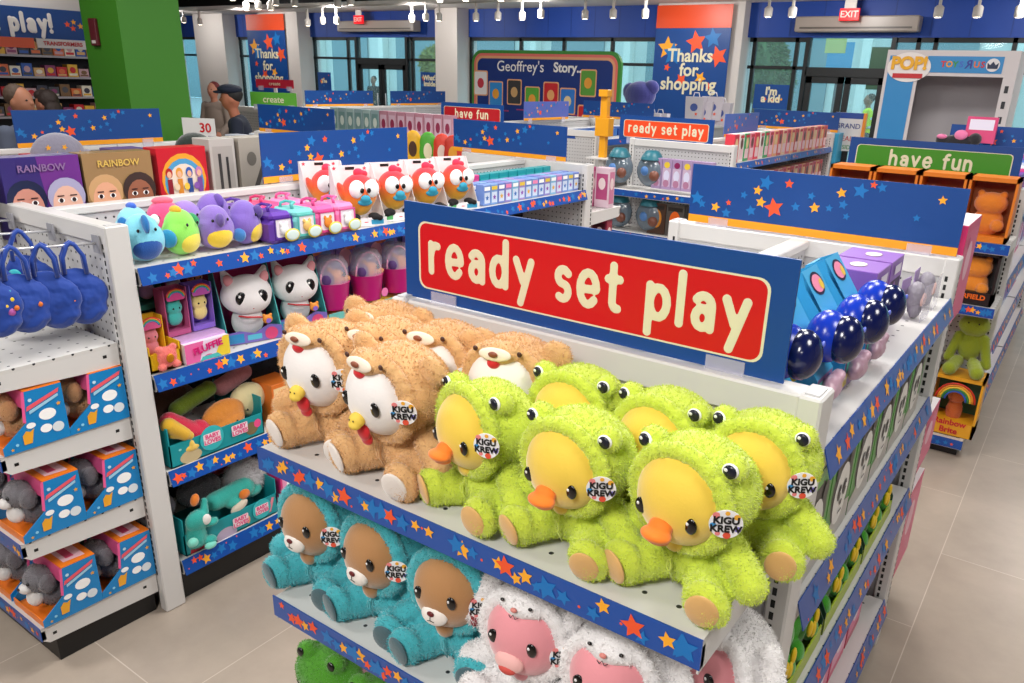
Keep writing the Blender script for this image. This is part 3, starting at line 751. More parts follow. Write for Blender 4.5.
fin = lambda c: ('fin', (0, -.03, .118), (.011, .022, .024), c, Rx(-35))
sq('light blue round plush with dark blue belly beside the white end post', 1.342, -10, -2.49, '#7fd0e6', 1, '#0d4c9c', [('horn', (0, -.04, .115), (.010, .018, .028), '#1b6fb4', Rx(-20)), ('ear', (.045, .01, .115), (.014, .008, .018), '#f0eef2'), ('ear', (-.045, .01, .115), (.014, .008, .018), '#1b6fb4')])
sq('lime green round plush with yellow belly and orange crest', 1.474, 22, -2.49, '#8fe05a', 1, '#f2de4c', [('crest', (-.01, .0, .138), (.012, .02, .014), '#f2b92c'), ('wing', (-.06, .0, .06), (.016, .03, .028), '#1f8fbd'), ('wing', (.06, .0, .08), (.012, .03, .04), '#3a9a6a')])
sq('purple round plush with wide yellow belly and beak', 1.602, -8, -2.49, '#8b6fc4', 1, '#f4cf3a', [('beak', (0, -.045, .098), (.013, .016, .022), '#6a52a0')])
sq('purple round plush with fin, facing the far end of the shelf', 1.722, 38, -2.49, '#7f63bf', 1, '#f4cf3a', [('beak', (0, -.045, .104), (.012, .016, .022), '#5f4a9a'), ('fin', (-.058, .0, .04), (.014, .02, .022), '#3d7fc4')], s=1.03)
sq('pale blue round plush behind the blue and green ones', 1.40, 10, -2.64, '#8ed6e8', 1, '#cfeef4', [('crest', (0, 0, .14), (.012, .02, .012), '#3a66d0')])
sq('hot pink and orange round plush behind the lime green one', 1.50, -20, -2.62, '#ee4f86', 1, '#f58a2c', [('crest', (0, 0, .138), (.03, .02, .012), '#f0627e')], s=1.08)
sq('lilac round plush in the second row behind the purple beaked one', 1.59, -15, -2.64, '#9a7ccc', 1, '#8b6fc4', s=1.0)
sq('purple round plush with tall fin in the second row', 1.70, 5, -2.64, '#8667c2', 1, '#f4cf3a', [fin('#6d4fb0')], s=1.1)
def carrier(c, dark, pet):
    g = thing('pet_carrier_toy', 'c', 'toy'); m = hx(c, .35); d = hx(dark, .35)
    MB().box(-.055, .055, 0, .15, 0, .085, m, .014).box(-.048, .048, .008, .142, .08, .112, m, .012).build('carrier_body', g)
    MB().rrect(-.036, .036, .022, .092, .016, -.0006, hx('#efe6f0', .3)).box(-.040, .040, -.003, -.0002, .014, .022, d).box(-.040, -.034, -.003, -.0002, .022, .09, d).box(.034, .040, -.003, -.0002, .022, .09, d).box(-.04, .04, -.003, -.0002, .088, .094, d).build('door', g)
    MB().tube([(-.03, .04, .112), (-.03, .045, .128), (-.01, .05, .133), (-.01, .10, .133), (-.03, .105, .128), (-.03, .11, .112)], .006, d, 8).build('handle', g)
    link('pet', blob([('e', (0, -.004, .05), (.019, .008, .02)), ('e', (-.013, -.003, .07), (.006, .005, .009)), ('e', (.013, -.003, .07), (.006, .005, .009))], hx(pet, .8), .002, 0, 30, 2), g)
    MB().ell((.028, -.012, .028), (.034, .003, .024), hx('#e6d34a', .4), 18, 8).ell((.028, -.0145, .028), (.028, .002, .019), hx('#d8eae6', .4), 16, 8).build('card_label', g)
    return g
for lab, y, x, a in (('purple pet carrier toy with white pet in its window', 1.825, -2.48, ('#6a3fb0', '#4f2a90', '#f0f0f2')), ('mint pet carrier toy', 1.93, -2.48, ('#7fd6d0', '#5cc0bc', '#f0c070')), ('hot pink pet carrier toy with orange pet', 2.03, -2.48, ('#f065a8', '#d8438a', '#f08a2c')), ('pale pink pet carrier toy with white pet, last before the tall white trays', 2.13, -2.48, ('#f58cc0', '#e060a0', '#f4f4f4')),
                     ('purple pet carrier toy in the second row', 1.82, -2.66, ('#7a4ac0', '#5a2fa0', '#f0f0f2')), ('rose pet carrier toy in the second row', 1.93, -2.66, ('#f0508a', '#d83a70', '#f08a2c')), ('pink pet carrier toy in the second row beside the white trays', 2.05, -2.66, ('#f58cc0', '#e060a0', '#f4f4f4'))):
    g = carrier(*a); g.location = (x+.075, y, ZS); g.rotation_euler = (0, 0, R(90)); g['label'] = lab; g['group'] = 'pet carrier toys'
def rainbow_mat():
    m = mat('rainbow_plush', '#f0a020', .85, sheen=.3, bump=.2, bscale=120); nt = m.node_tree; b = nt.nodes['Principled BSDF']; L = nt.links.new
    tc = nt.nodes.new('ShaderNodeTexCoord'); sx = nt.nodes.new('ShaderNodeSeparateXYZ'); L(tc.outputs['Object'], sx.inputs[0])
    mr = nt.nodes.new('ShaderNodeMapRange'); mr.inputs[1].default_value = .03; mr.inputs[2].default_value = .19; L(sx.outputs[2], mr.inputs[0])
    cr = nt.nodes.new('ShaderNodeValToRGB'); e = cr.color_ramp.elements
    e[0].position = 0; e[0].color = (*lin('#f4c932'), 1); e[1].position = 1; e[1].color = (*lin('#ea2a5a'), 1)
    for p, c in ((.3, '#f29a2a'), (.55, '#ee5a2c'), (.78, '#e8303a')): x = e.new(p); x.color = (*lin(c), 1)
    L(mr.outputs[0], cr.inputs[0]); L(cr.outputs[0], b.inputs['Base Color']); return m
def rainbow_toy():
    g = thing('rainbow_plush_ball', 'r', 'plush toy'); RM = rainbow_mat(); WC = hx('#f1eef0', .4)
    t = MB(); 
    t.box(-.075, .075, .07, .074, 0, .19, WC); 
    for x in (-.075, .0735): t.prism([(-.05, 0), (.074, 0), (.074, .19), (.055, .19)], x, x+.0015, WC, 'yz')
    t.box(-.075, .075, -.05, .07, 0, .002, WC).box(-.075, .075, -.052, -.05, 0, .028, WC)
    decals(t, .15, .028, -.052, [('r', .05, .2, .3, .8, '#57b66a'), ('d', .5, .5, .05, .05, '#e33a46'), ('r', .62, .2, .92, .75, '#3aa0c8')], -.075)
    decals(t, .15, .19, .07, [('s', .12, .95, .05, '#e33a56'), ('s', .85, .94, .05, '#e33a56'), ('r', .38, .92, .6, .97, '#222222')], -.075)
    t.build('display_tray', g, 'white open card tray with red hearts')
    b = link('ball', blob([('e', (0, .0, .105), (.060, .055, .064)), ('e', (0, 0, .08), (.045, .045, .05))], RM, .004), g)
    for s in (-1, 1):
        MB().ell((s*.026, -.046, .124), (.0275, .012, .030), EYEW, 18, 12).ell((s*.012, -.0575, .120), (.0075, .003, .009), EYEB, 12, 8).build('eye', b)
        link('foot', blob([('e', (s*.035, -.038, .030), (.02, .024, .013)), ('e', (s*.05, -.05, .026), (.012, .012, .01))], hx('#151317', .9), .003), g)
        link('wing', blob([('e', (s*.058, .004, .11), (.012, .02, .036), Ry(s*20))], RM, .003), b)
    link('beak', blob([('e', (0, -.054, .092), (.018, .009, .014)), ('e', (0, -.048, .080), (.026, .010, .012))], hx('#2f9fc0', .7), .0025), b)
    link('crest', blob([('e', (0, 0, .172), (.018, .012, .016)), ('e', (.02, .0, .168), (.014, .01, .012))], RM, .003), b)
    return g
KR = Kit(rainbow_toy())
for i, y in enumerate((2.285, 2.485, 2.69, 2.90)):
    KR.put('big-eyed rainbow plush ball in white tray, %s of the four in front' % ('first', 'second', 'third', 'last')[i], (-2.50, y, ZS), R(70), 1.22, 'rainbow plush balls in trays')
KR.put('big-eyed rainbow plush ball in the back row beside the pegboard', (-2.71, 2.30, ZS), R(70), 1.22, 'rainbow plush balls in trays')
blue_cols = ('#6f8fd0', '#7aa0d6', '#6a7fc6', '#8f84c8', '#7cb4d8', '#a08cc8')
for k in range(15):
    c = blue_cols[k % 6]
    for row in range(2):
        g = carton(.055, .05, .10, c, [('r', .12, .1, .88, .62, '#cfdcf0'), ('s', .5, .36, .26, ('#2f6fc0', '#8a4ab0', '#e8b02c', '#d0569a')[k % 4]), ('r', .1, .72, .9, .9, ('#ffffff', '#e8c84a', '#ffffff', '#f08ab8')[k % 4])], None, name='mystery_toy_box', cat='toy box',
                   label='small blue and pink toy box in the far %s row of the top shelf' % ('front', 'back')[row])
        g.location = (-2.44-row*.07, 3.06+k*.058, ZS); g.rotation_euler = (0, 0, R(90)); g['group'] = 'small toy boxes, %s row' % ('front', 'back')[row]
for k in range(10):
    g = carton(.075, .05, .12, ('#1f9aa0', '#d8408a')[k < 2], [('r', .1, .15, .9, .8, ('#3ab0b4', '#e868a8')[k < 2])], name='toy_carton', cat='toy box', label='taller %s carton behind the small toy boxes' % ('teal', 'magenta')[k < 2])
    g.location = (-2.62, 3.10+k*.082, ZS); g.rotation_euler = (0, 0, R(90)); g['group'] = '%s cartons at the back' % ('teal', 'magenta')[k < 2]
# ------------------------------------------------------------------ left gondola, second shelf
Z2, Z3, Z4 = .887, .532, .172
def critter_box(c, body_c, top_c):
    g = thing('critter_toy_box', 'c', 'toy box'); f = hx(c, .35)
    MB().box(-.042, .042, .045, .06, 0, .165, f).box(-.042, .042, 0, .045, 0, .018, f).box(-.042, -.039, 0, .045, .018, .165, f).box(.039, .042, 0, .045, .018, .165, f).build('carton', g)
    ar = MB(); 
    for i, cc in enumerate(('#e8402c', '#f0a02c', '#4fb060', '#2f9fd0')):
        ar.tube([(x*(1-.08*i), -.001-.0006*i, .13+z*(1-.1*i)) for x, z in [(.036*math.cos(R(a)), .034*math.sin(R(a))) for a in range(10, 175, 15)]], .0028, hx(cc, .4), 6)
    ar.build('rainbow_arch', g)
    decor = MB().rrect(-.034, .034, .125, .155, .008, -.003, hx(top_c, .4)).build('title_patch', g)
    b = link('critter', blob([('e', (0, .022, .06), (.028, .02, .03)), ('e', (0, .02, .095), (.030, .02, .026)), ('e', (.018, .022, .118), (.009, .008, .01)), ('e', (-.018, .022, .118), (.009, .008, .01))], plush_mat('felt_'+body_c.strip('#'), body_c, .05), .003), g)
    for s in (-1, 1): MB().ell((s*.011, .0025, .095), (.0035, .002, .004), EYEB, 8, 6).build('eye', b)
    return g
for lab, c, bc, tc, y, x, z in (
    ('pink critter toy in rainbow-arched box at the near end, lower', '#f0c02c', '#f08a9a', '#e8609a', 1.315, -2.47, Z2+.012),
    ('teal critter toy in rainbow-arched box behind the pink fluffy lettering', '#c05a8a', '#3fb8b0', '#e8509a', 1.425, -2.49, Z2+.085),
    ('cream critter toy in rainbow-arched box beside the first white cat', '#8a6ad0', '#f0d88a', '#d060c0', 1.520, -2.49, Z2+.085),
    ('grey critter toy in rainbow-arched box, top row at the near end', '#b0406a', '#9ab0c0', '#e8609a', 1.30, -2.58, Z2+.165),
    ('lilac critter toy in rainbow-arched box, top row', '#4a9a8a', '#c8a0d8', '#6a4ab0', 1.400, -2.60, Z2+.165),
    ('white critter toy in rainbow-arched box, top row, third along', '#b03a7a', '#e8e0e4', '#3a9aa0', 1.500, -2.60, Z2+.165),
    ('orange critter toy in rainbow-arched box, top row, nearest the cats', '#a03060', '#e88a5a', '#3a9aa0', 1.595, -2.62, Z2+.14)):
    g = critter_box(c, bc, tc); g.location = (x, y, z); g.rotation_euler = (0, 0, R(90)); g['label'] = lab
# risers the boxes stand on
g = thing('display_tray', 'yellow card display tray with a pink fluffy toy at the near end of the shelf', 'tray', (-2.425, 1.325, Z2+.001), R(90))
y_ = hx('#f1c51f', .4)
MB().box(-.055, .055, 0, .11, 0, .008, y_).prism([(-.055, 0), (.055, 0), (.055, .06), (0, .075), (-.055, .06)], 0, .004, y_, 'xz').box(-.055, -.051, 0, .11, 0, .09, y_).box(.051, .055, 0, .11, 0, .09, y_).build('tray', g)
link('toy', fur(blob([('e', (0, -.012, .05), (.033, .016, .036)), ('e', (-.024, -.01, .078), (.013, .01, .013)), ('e', (.024, -.01, .078), (.013, .01, .013)), ('e', (-.026, -.02, .02), (.014, .012, .012)), ('e', (.026, -.02, .02), (.014, .012, .012))], plush_mat('fur_coral', '#ee7a72'), .003), 1500, .004, .001, 3), g)
MB().ell((0, -.030, .048), (.014, .004, .016), hx('#d88a1a', .25, metal=.5), 14, 8).build('gold_locket', g, 'shiny gold oval centre')
g = thing('display_tray', 'pink and yellow card display tray reading FLUFFIE', 'tray', (-2.415, 1.475, Z2+.001), R(90))
b = MB().box(-.085, .085, 0, .02, 0, .07, hx('#e9dff0', .4)).box(-.085, .085, .02, .17, 0, .08, hx('#cfa6d8', .4))
decals(b, .17, .07, 0, [('p', [(0, .0), (.3, .0), (.42, 1), (0, 1)], '#ea6aa8'), ('p', [(.62, 0), (1, 0), (1, 1), (.86, 1)], '#f0d23a'), ('d', .5, .05, .13, .22, '#e0408a'), ('p', [(.3, 0), (.8, 0), (.7, .22), (.36, .2)], '#4fc0c0')], -.085)
b.build('tray', g); text('FLUFFIE', .034, hx('#d81f7a', .4), g, (.0, -.0035, .045), off=.0012, bev=0, ry=R(-8))
def cat_tray():
    g = thing('cat_plush_tray', 'c', 'plush toy'); TE = hx('#2f9aa2', .4); MG = hx('#c22a6a', .4)
    t = MB().box(-.095, .095, .13, .134, 0, .255, MG).box(-.095, .095, 0, .134, 0, .004, TE)
    for x in (-.095, .092): t.prism([(0, 0), (.134, 0), (.134, .255), (.09, .255), (0, .05)], x, x+.003, hx('#3aa6a6', .4), 'yz')
    t.prism([(-.095, 0), (.095, 0), (.095, .045), (.05, .055), (0, .03), (-.05, .045), (-.095, .04)], -.004, 0, hx('#7a68b8', .4), 'xz')
    decals(t, .19, .045, -.004, [('r', .02, .1, .3, .8, '#2f8ac0'), ('r', .36, .2, .62, .6, '#58b8d0'), ('d', .8, .5, .12, .5, '#d84a7a')], -.095)
    t.build('display_tray', g, 'teal and magenta open card tray')
    W = plush_mat('fur_cat', '#efeaea', .04)
    body = link('body', blob([('e', (0, .06, .06), (.055, .04, .06)), ('e', (0, .045, .085), (.045, .035, .04))], W, .004, .001), g)
    h = link('head', blob([('e', (0, .045, .158), (.088, .056, .070)), ('e', (0, .035, .145), (.080, .054, .056)), ('c', (-.054, .05, .205), (-.070, .05, .243), .024, .010), ('c', (.054, .05, .205), (.070, .05, .243), .024, .010)], W, .004, .001), g)
    for s in (-1, 1):
        MB().ell((s*.036, -.0065, .158), (.019, .007, .0235), EYEB, 18, 12).ell((s*.036-.006, -.0128, .167), (.0045, .0015, .005), EYEW, 10, 6).build('eye', h)
        MB().ell((s*.061, .031, .215), (.016, .009, .022), hx('#f2a3a8', .8), 14, 8, Ry(s*18)).build('ear_lining', h, 'pink ear lining')
    MB().ell((0, -.012, .135), (.006, .003, .004), hx('#d8545a', .4), 12, 8).ell((0, -.011, .124), (.007, .003, .006), hx('#c8283a', .5), 12, 8).build('mouth', h)
    MB().tube([(-.045, .012, .095), (-.02, .001, .09), (.02, .0, .084), (.05, .01, .075)], .003, hx('#c8202c', .5), 8).build('strap', g)
    link('charm', blob([('e', (.048, -.002, .073), (.018, .010, .016)), ('e', (.036, -.002, .088), (.006, .005, .006)), ('e', (.060, -.002, .088), (.006, .005, .006))], hx('#e08a2c', .6), .0025), g)
    MB().disc(.048, .070, .009, .009, -.0135, hx('#8a6ad0', .4)).build('charm_badge', g)
    return g
KC = Kit(cat_tray())
KC.put('white big-eyed cat plush with red strap, nearer of the two trays', (-2.455, 1.695, Z2+.001), R(74), 1.08, 'white cat plush in trays')
KC.put('white big-eyed cat plush with red strap, beside the magenta bucket toys', (-2.455, 1.915, Z2+.001), R(74), 1.08, 'white cat plush in trays')
def bucket_toy():
    g = thing('bucket_playset', 'b', 'toy')
    MB().lathe([(.048, 0), (.058, .085), (.060, .09)], (0, .03, .03), hx('#c21a78', .3), 28).build('bucket', g)
    MB().box(-.07, .07, -.028, .10, 0, .012, hx('#e6c23a', .4)).box(-.07, .07, -.03, -.026, 0, .028, hx('#68b8b0', .4)).disc(.03, .055, .016, .016, -.028, hx('#e87ab0', .4)).build('card_base', g)
    MB().tube([(.058*math.cos(R(a)), .03-.012, .12+.075*math.sin(R(a))) for a in range(0, 181, 12)], .0035, hx('#f0a6c8', .25), 8).build('handle', g)
    d = link('pup', blob([('e', (.008, .02, .135), (.032, .026, .026)), ('e', (.036, .0, .128), (.016, .014, .012)), ('e', (-.01, .03, .16), (.010, .010, .010))], plush_mat('fur_pup', '#e0935a'), .003, .001), g)
    MB().ell((.022, -.008, .145), (.007, .005, .008), EYEB, 12, 8).build('eye', d)
    link('soft_ear', blob([('e', (-.035, .01, .135), (.02, .022, .028))], hx('#5a3a7a', .6), .003), d)
    MB().lathe([(.056, .02), (.056, .09), (.04, .115), (0, .122)], (0, .03, .09), CLEAR, 24).build('clear_dome', g)
    MB().box(-.075, .075, .095, .10, 0, .235, hx('#7a6cc0', .4)).disc(-.035, .17, .03, .035, .0945, hx('#e8b0c8', .4)).disc(.03, .19, .028, .03, .094, hx('#5a8ad0', .4)).disc(-.01, .215, .03, .018, .0935, hx('#e88a6a', .4)).build('backing_card', g)
    return g
KU = Kit(bucket_toy())
for i, y in enumerate((2.11, 2.30, 2.48, 2.70, 2.88)):
    KU.put('magenta bucket playset with orange pup and clear dome, %s along the shelf' % ('first', 'second', 'third', 'fourth', 'fifth')[i], (-2.46, y, Z2+.001), R(90), 1.22, 'magenta bucket playsets')
for i in range(6):
    g = carton(.15, .10, .26, ('#6a4aa0', '#4a5ab0', '#a03a7a')[i % 3], [('r', .1, .12, .9, .9, ('#c8a8e0', '#8ab0e0', '#e09ac0')[i % 3]), ('d', .5, .5, .3, .25, '#e8dfe8')], name='doll_carton', cat='toy box', label='dark violet doll carton at the back of the second shelf')
    g.location = (-2.70, 2.0+i*.165, Z2+.001); g.rotation_euler = (0, 0, R(90)); g['group'] = 'doll cartons at the back of the second shelf'

# ------------------------------------------------------------------ left gondola, lower shelves: teal trays of soft toys
def soft_tray(label, y, z, L, spots):
    g = thing('display_tray', label, 'tray', (-2.415, y, z), R(90)); TE = hx('#12929a', .4)
    b = MB(); b.box(-L/2, L/2, 0, .004, 0, .085, TE).box(-L/2, L/2, 0, .30, 0, .004, TE).box(-L/2, -L/2+.004, 0, .30, 0, .15, TE).box(L/2-.004, L/2, 0, .30, 0, .15, TE)
    decals(b, L, .085, 0, spots, -L/2); b.build('tray', g); return g
def badge(g, x, z, w=.075, words=('BABY', 'LOVES'), circ=True, tilt=0, c='#e8508a'):
    m = MB()
    if circ: m.lathe([(w*.55, -.002), (w*.55, .001)], (x, -.004, z), hx('#35b6bd', .4), 26, 'y', False)
    m.rrect(x-w*.4, x+w*.4, z-w*.25, z+w*.25, w*.06, -.0065 if circ else -.004, hx('#f4dfe6', .4))
    k = m.build('badge', g, 'white lettered badge')
    for i, wd in enumerate(words): text(wd, w*.27, hx(c, .4), k, (x, -.0075 if circ else -.005, z+w*(.11-.24*i)), off=.0006, ext=.0003)
def soft(name, label, loc, parts, c, rz=90, eyes=(), extra=(), cat='plush toy', furn=1500, fl=.004, metal=0):
    g = thing(name, label, cat, loc, R(rz)); m = plush_mat('fur_'+c.strip('#'), c)
    me = blob(parts, m, .004, .0025)
    if furn: me = fur(me, furn, fl, .0009, 4)
    b = link('body', me, g)
    for e in eyes: MB().ell(e, (.004, .003, .0045), EYEB, 8, 6).build('eye', b)
    for nm, ps, cc in extra: link(nm, blob(ps, plush_mat('felt_'+cc.strip('#'), cc, .05), .003), g)
    return g
tr1 = soft_tray('teal display tray of food-shaped soft toys on the third shelf', 1.475, Z3+.001, .38, [('d', .2, .25, .11, .3, '#c8b48a'), ('d', .38, .45, .06, .2, '#c83a5a'), ('d', .86, .45, .07, .3, '#7a6a48'), ('d', .93, .6, .04, .2, '#e8508a'), ('d', .1, .7, .015, .05, '#9ad8d8')])
badge(tr1, -.03, .062, .085); badge(tr1, .085, .055, .085, circ=False)
soft('food_plush', 'orange pita-shaped plush with two dot eyes, middle of the tray', (-2.47, 1.535, Z3+.03), [('e', (0, 0, .07), (.088, .04, .062), Ry(-12)), ('e', (.0, -.012, .045), (.082, .035, .045), Ry(-12))], '#d9882f', 90, ((-.02, -.045, .05), (.028, -.045, .055)), furn=2500, fl=.003)
soft('food_plush', 'cream bun-shaped plush with small eyes at the right of the tray', (-2.50, 1.665, Z3+.05), [('e', (0, 0, .07), (.075, .04, .065))], '#e6d8a6', 90, ((-.03, -.038, .045), (.0, -.04, .042)), furn=1800, fl=.003)
soft('food_plush', 'red and yellow plush leaning at the left of the tray', (-2.46, 1.39, Z3+.03), [('c', (-.06, .01, .12), (.055, -.01, .02), .034, .04), ('e', (.035, 0, .05), (.045, .035, .045))], '#cf1f45', 90, (), [('mustard', [('c', (-.08, -.02, .12), (-.035, -.03, .075), .028, .024), ('c', (-.07, -.02, .085), (-.02, -.035, .065), .018, .016)], '#d8a81f'), ('star_patch', [('e', (-.02, -.036, .02), (.035, .014, .016)), ('e', (-.02, -.036, .03), (.014, .014, .028))], '#e8c052')], furn=2000, fl=.003)
soft('food_plush', 'olive green plush lying behind the orange pita plush', (-2.57, 1.49, Z3+.06), [('c', (-.07, 0, .08), (.06, 0, .12), .03, .03)], '#7f9a2a', 90, furn=1500, fl=.003)
soft('food_plush', 'red and white checked plush roll behind the cream bun', (-2.58, 1.66, Z3+.08), [('c', (-.05, 0, .085), (.05, 0, .12), .034, .034)], '#cf8a90', 90, furn=1500, fl=.003)
soft('food_plush', 'dark brown plush at the back of the third-shelf tray', (-2.66, 1.45, Z3+.03), [('e', (0, 0, .1), (.10, .05, .08))], '#5a3a2a', 90, furn=1000, fl=.003)
tr2 = soft_tray('teal display tray of turquoise soft toys on the bottom shelf', 1.49, Z4+.001, .40, [('d', .42, .12, .11, .35, '#b8a8c0'), ('p', [(.04, .02), (.28, .05), (.28, .28), (.05, .22)], '#b82a3a'), ('p', [(.88, .2), (.92, .2), (.97, .85), (.94, .9)], '#e88a9a'), ('d', .66, .35, .02, .2, '#e8a87a'), ('d', .1, .75, .015, .05, '#9ad8d8')])
badge(tr2, .03, .042, .085, circ=False); badge(tr2, .125, .05, .075)
soft('plush_llama', 'turquoise plush creature with orange horn hanging over the tray front', (-2.405, 1.345, Z4+.03), [('e', (0, 0, .10), (.045, .03, .04)), ('c', (0, .01, .10), (-.01, .01, .03), .03, .04), ('c', (.03, .0, .12), (.04, .01, .16), .016, .012), ('e', (.045, -.012, .078), (.028, .02, .014)), ('e', (-.03, -.01, .02), (.022, .02, .018)), ('e', (.03, -.015, .01), (.024, .02, .018))], '#2ba79c', 90, (), [('horn', [('e', (.0, .0, .185), (.016, .014, .024), Ry(20))], '#e07a22'), ('eye_patch', [('e', (.02, -.026, .105), (.018, .008, .022))], '#f0ece8'), ('paw', [('e', (-.04, -.02, .035), (.02, .016, .018)), ('e', (.02, -.03, -.002), (.024, .014, .014))], '#7cd6c4')], furn=2200)
soft('plush_llama', 'turquoise plush creature lying across the tray with orange nose', (-2.475, 1.53, Z4+.05), [('c', (-.07, 0, .08), (.06, 0, .085), .035, .04), ('e', (.09, 0, .06), (.045, .03, .025)), ('e', (0, -.02, .06), (.04, .03, .03))], '#35b3a6', 90, (), [('nose', [('e', (.03, -.045, .085), (.024, .012, .020))], '#e07a22'), ('muzzle', [('e', (0, -.048, .045), (.04, .014, .018), Ry(-20))], '#cfc3b0')], furn=2200)
soft('fluffy_plush', 'shiny silver fluffy ball plush at the right of the bottom tray', (-2.53, 1.635, Z4+.06), [('e', (0, 0, .085), (.078, .065, .072))], '#cfcdd0', 90, furn=5000, fl=.014)
soft('fluffy_plush', 'charcoal grey plush behind the turquoise creatures', (-2.57, 1.46, Z4+.06), [('e', (0, 0, .09), (.09, .05, .06))], '#3f3e42', 90, furn=2500, fl=.007)
soft('fluffy_plush', 'red plush at the back of the bottom tray', (-2.66, 1.60, Z4+.08), [('e', (0, 0, .10), (.08, .05, .05))], '#c8141c', 90, furn=1500, fl=.005)
soft('fluffy_plush', 'grey plush in the bottom tray next to the white post', (-2.60, 1.32, Z4+.03), [('e', (0, 0, .10), (.05, .05, .05))], '#6e6a74', 90, furn=1500, fl=.005)
for i in range(4):
    g = carton(.11, .12, .17, ('#d8307a', '#e8b02c', '#b02a6a', '#2f8a9a')[i], [('r', .08, .1, .92, .9, ('#f0a0c8', '#fff0c0', '#f0b0d0', '#a0e0e0')[i]), ('d', .5, .5, .25, .2, '#ffffff')], name='toy_carton', cat='toy box', label='%s toy carton on the bottom shelf beyond the teal tray' % ('pink', 'yellow', 'magenta', 'teal')[i])
    g.location = (-2.43, 1.78+i*.13, Z4+.001); g.rotation_euler = (0, 0, R(90))
    g = carton(.11, .12, .17, ('#e87a2c', '#d8307a', '#3a8ac8', '#8a5ab8')[i], [('r', .08, .1, .92, .9, ('#ffd8a0', '#f0a0c8', '#c0e0f0', '#d8c8f0')[i]), ('d', .5, .5, .25, .2, '#ffffff')], name='toy_carton', cat='toy box', label='%s toy carton on the third shelf beyond the teal tray' % ('orange', 'pink', 'blue', 'violet')[i])
    g.location = (-2.43, 1.78+i*.13, Z3+.001); g.rotation_euler = (0, 0, R(90))
# fashion doll boxes with printed faces, on the far side of the left gondola
def face_spec(skin, hair, u, s=1.0):
    return [('d', u, .50, .25*s, .23*s, hair), ('d', u, .38, .20*s, .25*s, skin), ('d', u-.085, .45, .045, .03, '#ffffff'), ('d', u+.085, .45, .045, .03, '#ffffff'), ('d', u-.085, .45, .026, .028, '#2a1a22'), ('d', u+.085, .45, .026, .028, '#2a1a22'), ('r', u-.13, .50, u-.04, .515, '#3a2022'), ('r', u+.04, .50, u+.13, .515, '#3a2022'), ('d', u, .28, .03, .012, '#b0505a')]
for i, (lab, c, sp, y, word) in enumerate((
    ('dark blue and purple doll box lettered RAINBOW with a blue-haired face', '#32246e', [('p', [(.55, 0), (1, 0), (1, 1), (.45, 1)], '#6a2a86')]+face_spec('#c98a7a', '#101c42', .26)+face_spec('#e6b7a4', '#a9a6c8', .76), 1.305, 'RAINBOW'),
    ('gold doll box lettered RAINBOW with two faces', '#8a6a40', [('p', [(0, .4), (1, .4), (1, 1), (0, 1)], '#9a7a50')]+face_spec('#e2a888', '#caa070', .27)+face_spec('#9a6048', '#3a2a26', .76), 1.578, 'RAINBOW'))):
    g = carton(.262, .09, .285, c, sp, name='doll_box', cat='doll box', label=lab); g.location = (-3.06, y+.02, ZS+.002); g.rotation_euler = (0, 0, R(90))
    text(word, .034, hx(('#8a6a9a', '#d8b45a')[i], .4), g, (0, -.005, .245), off=.0006)
g = carton(.215, .09, .29, '#c31a2a', [('d', .5, .56, .45, .36, '#e8a02c'), ('d', .5, .52, .40, .33, '#4a9ac8'), ('d', .5, .48, .34, .30, '#e8d8c8')]+[q for k in range(4) for q in (('d', .2+.2*k, .66, .07, .07, ('#b01a1a', '#e09a2c', '#2f5ab0', '#c07ab8')[k]), ('d', .2+.2*k, .64, .045, .045, '#e8b494'), ('r', .15+.2*k, .34, .25+.2*k, .58, ('#8a1a2a', '#d88a2c', '#2a4a90', '#7a4a9a')[k]))]+[('d', .32+.2*k, .47, .055, .05, ('#e8d0b0', '#f0c84a', '#8a5ab0')[k]) for k in range(3)], name='doll_box', cat='doll box', label='red doll box printed with a rainbow and a group of small dolls')
g.location = (-3.06, 1.86, ZS+.002); g.rotation_euler = (0, 0, R(90))
# doll box: a dark one at far left
g = carton(.16, .09, .27, '#2a1638', [('r', 0, .2, .35, .8, '#4a2a5a')], name='doll_box', cat='doll box', label='dark purple box at the left edge beside the blue doll box'); g.location = (-3.10, 1.05+.04, ZS+.02); g.rotation_euler = (0, 0, R(90))
for i, (y, w, h, c, sp, lab) in enumerate(((2.06, .12, .30, '#b9b4ae', [('r', .1, .1, .9, .9, '#a8a29c'), ('r', .3, .2, .42, .8, '#3a3838'), ('r', .6, .2, .7, .75, '#3a3838')], 'grey boxed kitchen toy beside the red doll box'), (2.24, .20, .30, '#a69e92', [('p', [(.2, .15), (.3, .1), (.8, .8), (.72, .85)], '#4a4642'), ('p', [(.5, .1), (.6, .1), (.95, .6), (.9, .65)], '#5a554e'), ('d', .3, .7, .12, .1, '#6a655c')], 'grey-brown boxed toy printed with utensils, left of the star sign'))):
    g = carton(w, .12, h, c, sp, name='toy_carton', cat='toy box', label=lab); g.location = (-3.08, y, ZS+.015); g.rotation_euler = (0, 0, R(90))
